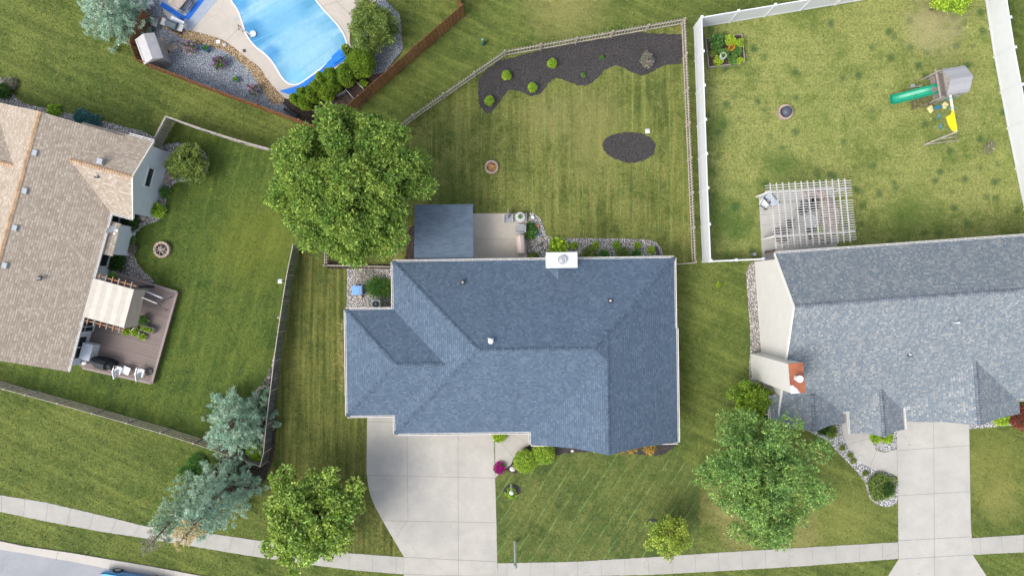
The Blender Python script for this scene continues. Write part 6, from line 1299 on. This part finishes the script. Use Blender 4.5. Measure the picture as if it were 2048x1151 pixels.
for p_, f_ in ((gl, .12), (gr, .38)):
    m = MB(); q_ = bA.lerp(bB, f_); m.tube([p_, q_], .014, 5, cap=False); m.tube([q_ + Vector((-.55, -.05, .08)), q_ + Vector((.35, .05, .08))], .02, 6); m.build('rope', M['green_pl'], tt)

# pool garden things
GH = 'pink flower trees in the blue grey gravel'
def hookpot(label, px, py, r, fl, hook):
    t = pot('flower_basket', label, px, py, .03, r * .5, .5, M['bark'], LM['mid'], GH, pr=r, flowers=fl, nf=85, n=230, L=.13, fl=.08, cat='flowers')
    m = MB(); m.beam(W(*hook, 1.6), W(px, py, .9), .09, .05); m.build('post', M['bark'], t)
hookpot('pale pink flower basket on a wooden post, nearest the grey shed', 378, 94, .42, LM['pink'], (361, 86)); hookpot('purple flower basket on a wooden post in the middle of the gravel', 438, 126, .42, LM['purple'], (424, 118)); hookpot('bright pink flower basket nearest the tip of the gravel bed', 507, 179, .34, LM['pink'], (494, 170))
pot('glazed_pot', 'tall dark teal glazed pot between the pale pink and purple baskets', 410, 96, .03, .24, .45, M['blue_glaze'], LM['mid'], 'teal glazed pots', pr=.1, n=60)
pot('glazed_pot', 'dark teal glazed pot between the purple and bright pink baskets', 471, 158, .03, .22, .3, M['blue_glaze'], LM['lime'], 'teal glazed pots', pr=.1, n=60)
o = W(299, 98, 1.6); o.z = .03; a = R(-70); L = Loc(o, a); t = empty('garden_shed', 'small grey resin garden shed in the cedar fence corner', 'shed', o, a); m = MB(); m.box(L.p(0, 0, .85), (1.55, 1.15, 1.7), a); m.build('wall', plain('shed_wall', (.3, .31, .33), .7), t)
m = MB(); q = [L.p(x, y, z) for x, y, z in ((-.88, -.68, 1.62), (.88, -.68, 1.62), (.88, .12, 2.0), (-.88, .12, 2.0), (.88, .68, 1.62), (-.88, .68, 1.62))]; m.face([q[0], q[1], q[2], q[3]]); m.face([q[3], q[2], q[4], q[5]]); m.face([q[1], q[4], q[2]]); m.face([q[0], q[3], q[5]]); m.build('roof', plain('shed_roof', (.42, .41, .42), .7, .1, 3), t); m = MB(); m.box(L.p(0, .585, .8), (.7, .03, 1.4), a); m.build('door', M['oldwood'], t)
for i, (px, py) in enumerate([(322, 82), (333, 90), (328, 103), (340, 100), (350, 94), (331, 118), (336, 109)]): c = W(px, py, 0); m = MB(); m.box((c.x, c.y, .05), (.42, .42, .05), R(-65)); tag(m.build('paving_stone', M['stone']), 'tan square paving stone in the gravel before the grey shed', 'paving stone', 'tan paving stones before the shed')
o = W(343, 49, .95); o.z = .04; a = R(-20); L = Loc(o, a); t = empty('gas_grill', 'steel gas grill with side shelves beside the tan pebble border', 'grill', o, a)
m = MB(); m.box(L.p(0, 0, .4), (.75, .5, .75), a); m.build('cart', M['dmetal'], t); m = MB(); pr_ = [(-.26, .78), (-.24, .98), (-.1, 1.1), (.1, 1.1), (.24, .98), (.26, .78)]; r0_ = [L.p(-.38, x, z) for x, z in pr_]; r1_ = [L.p(.38, x, z) for x, z in pr_]
for i in range(5): m.face([r0_[i], r1_[i], r1_[i + 1], r0_[i + 1]])
m.face(r0_); m.face(r1_); m.build('hood', plain('grill_hood', (.1, .13, .15), .35, .1, 5, .4), t)
for sx in (-1, 1): m = MB(); m.box(L.p(sx * .58, 0, .82), (.38, .46, .04), a); m.build('side_shelf', M['metal'], t)
o = W(355, 44, .6); m = MB(); m.box((o.x, o.y, .35), (.9, .34, .6), R(-25)); m.box((o.x, o.y, .67), (.95, .38, .04), R(-25)); tag(m.build('storage_bench', M['box_w']), 'long white storage bench behind the steel gas grill', 'bench')
o = W(310, 46, .5); m = MB(); m.box((o.x, o.y, .3), (.42, .45, .55), R(-15)); m.box((o.x, o.y, .6), (.46, .5, .05), R(-15)); tag(m.build('waste_bin', M['fabric_g']), 'grey square bin left of the steel gas grill', 'bin')
chair('wooden_chair', 'brown wooden armchair with a pale cushion beside the blue spruce', 'chair', 290, 45, .03, -90, M['bark'], M['brown'], .65, .65)
m = MB(); o = W(291, 47, .5); m.box((o.x, o.y, .5), (.36, .44, .09), -.1); tag(m.build('cushion', M['box_w']), 'pale cushion on the brown wooden armchair', 'cushion')
for (px, py, lb) in [(293, 12, 'pale blue round stool, nearer the shed'), (300, 5, 'white round stool, upper of the two by the top edge')]: o = W(px, py, .45); m = MB(); m.lathe([(.13, 0), (.19, .3), (.19, .42), (.05, .44)], (o.x, o.y, .03), 16); tag(m.build('stool', M['box_w'] if py < 8 else M['siding_b']), lb, 'stool', 'round stools by the top edge')
o = W(275, 4, .7); a = R(-35); L = Loc((o.x, o.y, 0), a); t = empty('white_table', 'white table cut off by the top edge beside the blue spruce', 'table', (o.x, o.y, 0), a); m = MB(); m.box(L.p(0, 0, .72), (1.5, .9, .04), a); m.build('tabletop', M['box_w'], t)
for sx in (-1, 1):
    for sy in (-1, 1): m = MB(); m.box(L.p(sx * .65, sy * .38, .35), (.06, .06, .7), a); m.build('leg', M['box_w'], t)
for i in range(3): m = MB(); m.beam(W(286 + i * 4, 17 - i * 2, .5), W(294 + i * 4, 31 - i * 3, .1), .05, .04); tag(m.build('loose_board', M['tanwood']), 'thin loose board leaning on the white table', 'board', 'boards beside the white table')
# rug with table and chair
rg = lambda pts, z: [W2(x, y, z) for x, y in pts]
t = empty('outdoor_rug', 'grey outdoor rug with a bright blue border on the pool deck', 'rug', tuple(W(370, 10, .06)))
m = MB(); triprism(m, rg([(318, 8), (372, 62), (384, 60), (440, -6), (470, -60), (380, -80)], .06), .05, .072); m.build('grey_field', M['field_g'], t)  # grey blue sheet, reaches past the blue border
m = MB(); [m.beam((*W2(*a_, .08), .073), (*W2(*b_, .08), .073), .34, .012) for a_, b_ in (((322, 8), (369, 38)), ((373, 38), (415, -16)))]; m.build('border', M['rugb'], t)
o = W(358, 0, .7); a = R(-40); L = Loc((o.x, o.y, .08), a); t = empty('wood_table', 'pale wooden outdoor table on the blue bordered rug', 'table', (o.x, o.y, .08), a); m = MB(); m.box(L.p(0, 0, .7), (.9, 1.3, .05), a); m.build('tabletop', M['tanwood'], t)
for sx in (-1, 1):
    for sy in (-1, 1): m = MB(); m.box(L.p(sx * .38, sy * .55, .34), (.06, .06, .68), a); m.build('leg', M['oldwood'], t)
chair('sling_chair', 'dark framed chair with grey seat beside the wooden table on rug', 'chair', 370, 8, .08, 140, M['fabric_g'], plain('navy_frame', (.02, .05, .14), .5), .6, .9, None, .35, .75)
o = W(487, 68, .9); t = empty('pool_ladder', 'metal pool ladder with dark handrail at the pool edge', 'ladder', (*W2(492, 70, 0), .06))
for dx in (0, 7): m = MB(); m.tube([W(478 + dx, 60 + dx * .6, .06), W(476 + dx, 50 + dx * .9, .75), W(492 + dx, 64 + dx * .6, .75), W(498 + dx, 74 + dx * .5, .0)], .025, 8); m.build('handrail', M['dmetal'] if dx == 0 else M['metal'], t)
m = MB(); [m.tube([W(496, 70, z_), W(504, 75, z_)], .03, 6) for z_ in (.02, .08)]; m.build('step', M['metal'], t)
c = W(498, 60, .9); m = MB(); m.lathe([(.02, 0), (.22, .02), (.22, .08), (.02, .1)], (c.x, c.y, .1), 18); tag(m.build('pool_float', M['siding_b']), 'round grey blue float at the pool edge beside the ladder', 'float')
c = W(437, 84, .05); m = MB(); m.box((c.x, c.y, .07), (.26, .24, .06), .1); tag(m.build('skimmer_lid', M['white']), 'small white square lid in the tan pebbles', 'lid'); c = W(449, 90, .05); m = MB(); m.lathe([(.14, 0), (.13, .05), (.02, .06)], (c.x, c.y, .04), 14); tag(m.build('valve_lid', M['metal']), 'small round grey lid beside the white square one', 'lid')
c = W(488, 102, .1); m = MB(); m.box((c.x, c.y, .12), (.14, .16, .12), .4); tag(m.build('deck_light', M['dmetal']), 'small black box light on the pool deck edge', 'light')
for i, (a_, b_) in enumerate([((676, 195), (692, 186)), ((650, 201), (660, 192)), ((700, 163), (724, 156)), ((713, 165), (728, 180)), ((695, 183), (708, 198))]):
    A = W(*a_, .0); B = W(*b_, .0); m = MB(); d = (B - A); n = 6; [m.beam(A + d * (k_ / (n - 1)) , A + d * (k_ / (n - 1)) + Vector((0, 0, .55)), .035, .03) for k_ in range(n)]; m.beam(A + Vector((0, 0, .4)), B + Vector((0, 0, .4)), .02, .04); tag(m.build('edging_fence', M['white']), 'low white picket edging panel on brown mulch behind the clipped evergreens', 'edging', 'white edging panels on the brown mulch')
bush('mulch_plant', 'lime plant behind the low white edging by the cedar fence', 'plant', 726, 167, .25, .4, LM['lime'], n=110)
m = MB(); m.beam(W(568, 218, .2), W(594, 233, .2), .25, .2); tag(m.build('black_pipe', M['black']), 'black corrugated pipe lying inside the lower cedar fence corner', 'pipe')

# parked car at the lower left kerb
o = W(266, 1177, .7); o.z = .008; a = R(-10); L = Loc(o, a); t = empty('parked_car', 'bright blue car parked at the kerb, only its edge in view', 'car', o, a)
def loft(secs, prof, mat, name, closed=True, m_=None):
    m = m_ or MB(); rings = []
    for (x, zl, zt, hw) in secs: rings.append([L.p(x, y * hw, zl + (zt - zl) * z) for y, z in prof])
    for p_, q_ in zip(rings, rings[1:]):
        for i in range(len(prof) - 1): m.face([p_[i], p_[i + 1], q_[i + 1], q_[i]])
    if closed: m.face(rings[0][::-1]); m.face(rings[-1])
    return m.build(name, mat, t, smooth=True)
prof = [(-.96, 0), (-1, .35), (-.98, .75), (-.9, .95), (-.5, 1.0), (0, 1.02), (.5, 1.0), (.9, .95), (.98, .75), (1, .35), (.96, 0)]
carp = NT('blue_car_paint'); carp.b.inputs['Coat Weight'].default_value = .8; carp = carp.done((.02, .22, .55), .3, .3)
body = loft([(-2.3, .4, .75, .6), (-2.22, .28, .92, .8), (-1.9, .22, .98, .88), (0, .2, .95, .9), (1.3, .2, .92, .9), (1.9, .24, .84, .86), (2.2, .28, .72, .78), (2.3, .4, .6, .6)], prof, carp, 'body')
loft([(-1.9, .9, .96, .76), (-1.35, .9, 1.36, .68), (-.6, .9, 1.44, .66), (.2, .9, 1.42, .66), (1.1, .9, .97, .76)], [(-1, 0), (-.93, .6), (-.84, 1), (.84, 1), (.93, .6), (1, 0)], M['glass'], 'window')
m = MB(); m.prism([L.p(x, y)[:2] for x, y in ((-1.3, -.55), (.15, -.55), (.15, .55), (-1.3, .55))], 1.43, 1.462); m.build('roof', carp, t)
for sx in (-1.4, 1.4):
    for sy in (-.82, .82): m = MB(); m.tube([L.p(sx, sy - .1, .32), L.p(sx, sy + .1, .32)], .32, 18); w_ = m.build('wheel', M['black'], t); m = MB(); m.tube([L.p(sx, sy - .11, .32), L.p(sx, sy + .11, .32)], .19, 12); m.build('rim', M['metal'], w_)
for sx, mt in ((2.2, 'white'), (-2.22, 'red_pl')):
    for sy in (-.62, .62): m = MB(); m.box(L.p(sx, sy, .66 if sx > 0 else .8), (.1, .26, .12), a); m.build('headlight' if sx > 0 else 'tail_light', M[mt], t)
for sy in (-.98, .98): m = MB(); m.box(L.p(.7, sy, .98), (.12, .16, .1), a); m.build('mirror', carp, t)

# ============================================================ GRASS BLADES
def blades(mat, poly, dens, excl):
    p = np.array(poly); lo = p.min(0); hi = p.max(0); lo = np.maximum(lo, (-39, -24)); hi = np.minimum(hi, (39, 24))
    n = int((hi[0] - lo[0]) * (hi[1] - lo[1]) * dens); X = rng.uniform(lo[0], hi[0], n); Y = rng.uniform(lo[1], hi[1], n)
    k = inpoly(X, Y, poly)
    for e in excl:
        ea = np.array(e); bb = (X > ea[:, 0].min() - .0) & (X < ea[:, 0].max()) & (Y > ea[:, 1].min()) & (Y < ea[:, 1].max()) & k
        idx = np.where(bb)[0]
        if len(idx): k[idx[inpoly(X[idx], Y[idx], e)]] = False
    X, Y = X[k], Y[k]; n = len(X); a = rng.uniform(0, 2 * np.pi, n); w = rng.uniform(.012, .03, n) * np.where(rng.random(n) < .06, 2.2, 1); h = rng.uniform(.03, .075, n); tx = rng.normal(0, .035, n); ty = rng.normal(0, .035, n)
    V = np.stack([np.stack([X - w * np.cos(a), Y - w * np.sin(a), np.zeros(n)], 1), np.stack([X + w * np.cos(a), Y + w * np.sin(a), np.zeros(n)], 1), np.stack([X + tx, Y + ty, h], 1)], 1).reshape(-1, 3)
    me = bpy.data.meshes.new('grass'); me.vertices.add(n * 3); me.vertices.foreach_set('co', V.astype(np.float32).ravel()); me.loops.add(n * 3); me.loops.foreach_set('vertex_index', np.arange(n * 3, dtype=np.int32))
    me.polygons.add(n); me.polygons.foreach_set('loop_start', np.arange(0, n * 3, 3, dtype=np.int32)); me.polygons.foreach_set('loop_total', np.full(n, 3, dtype=np.int32)); me.materials.append(M[M[mat].name + '/blade']); me.update(calc_edges=True)
    o = bpy.data.objects.new('grass', me); COL.objects.link(o); tag(o, 'short mown grass blades of the lawn', 'grass', kind='stuff')
frame = [(-38, -23), (38, -23), (38, 23), (-38, 23)]
zs = list(ZONES.items())
street = [W2(x, y) for x, y in kerb_up + [(2400, 1500), (-300, 1500)]]
for i, (mt, poly) in enumerate(zs): blades(mt, poly, 110, HARD + [z[1] for z in zs[i + 1:]] + [street])
blades('grass_base', frame, 110, HARD + [z[1] for z in zs] + [street])
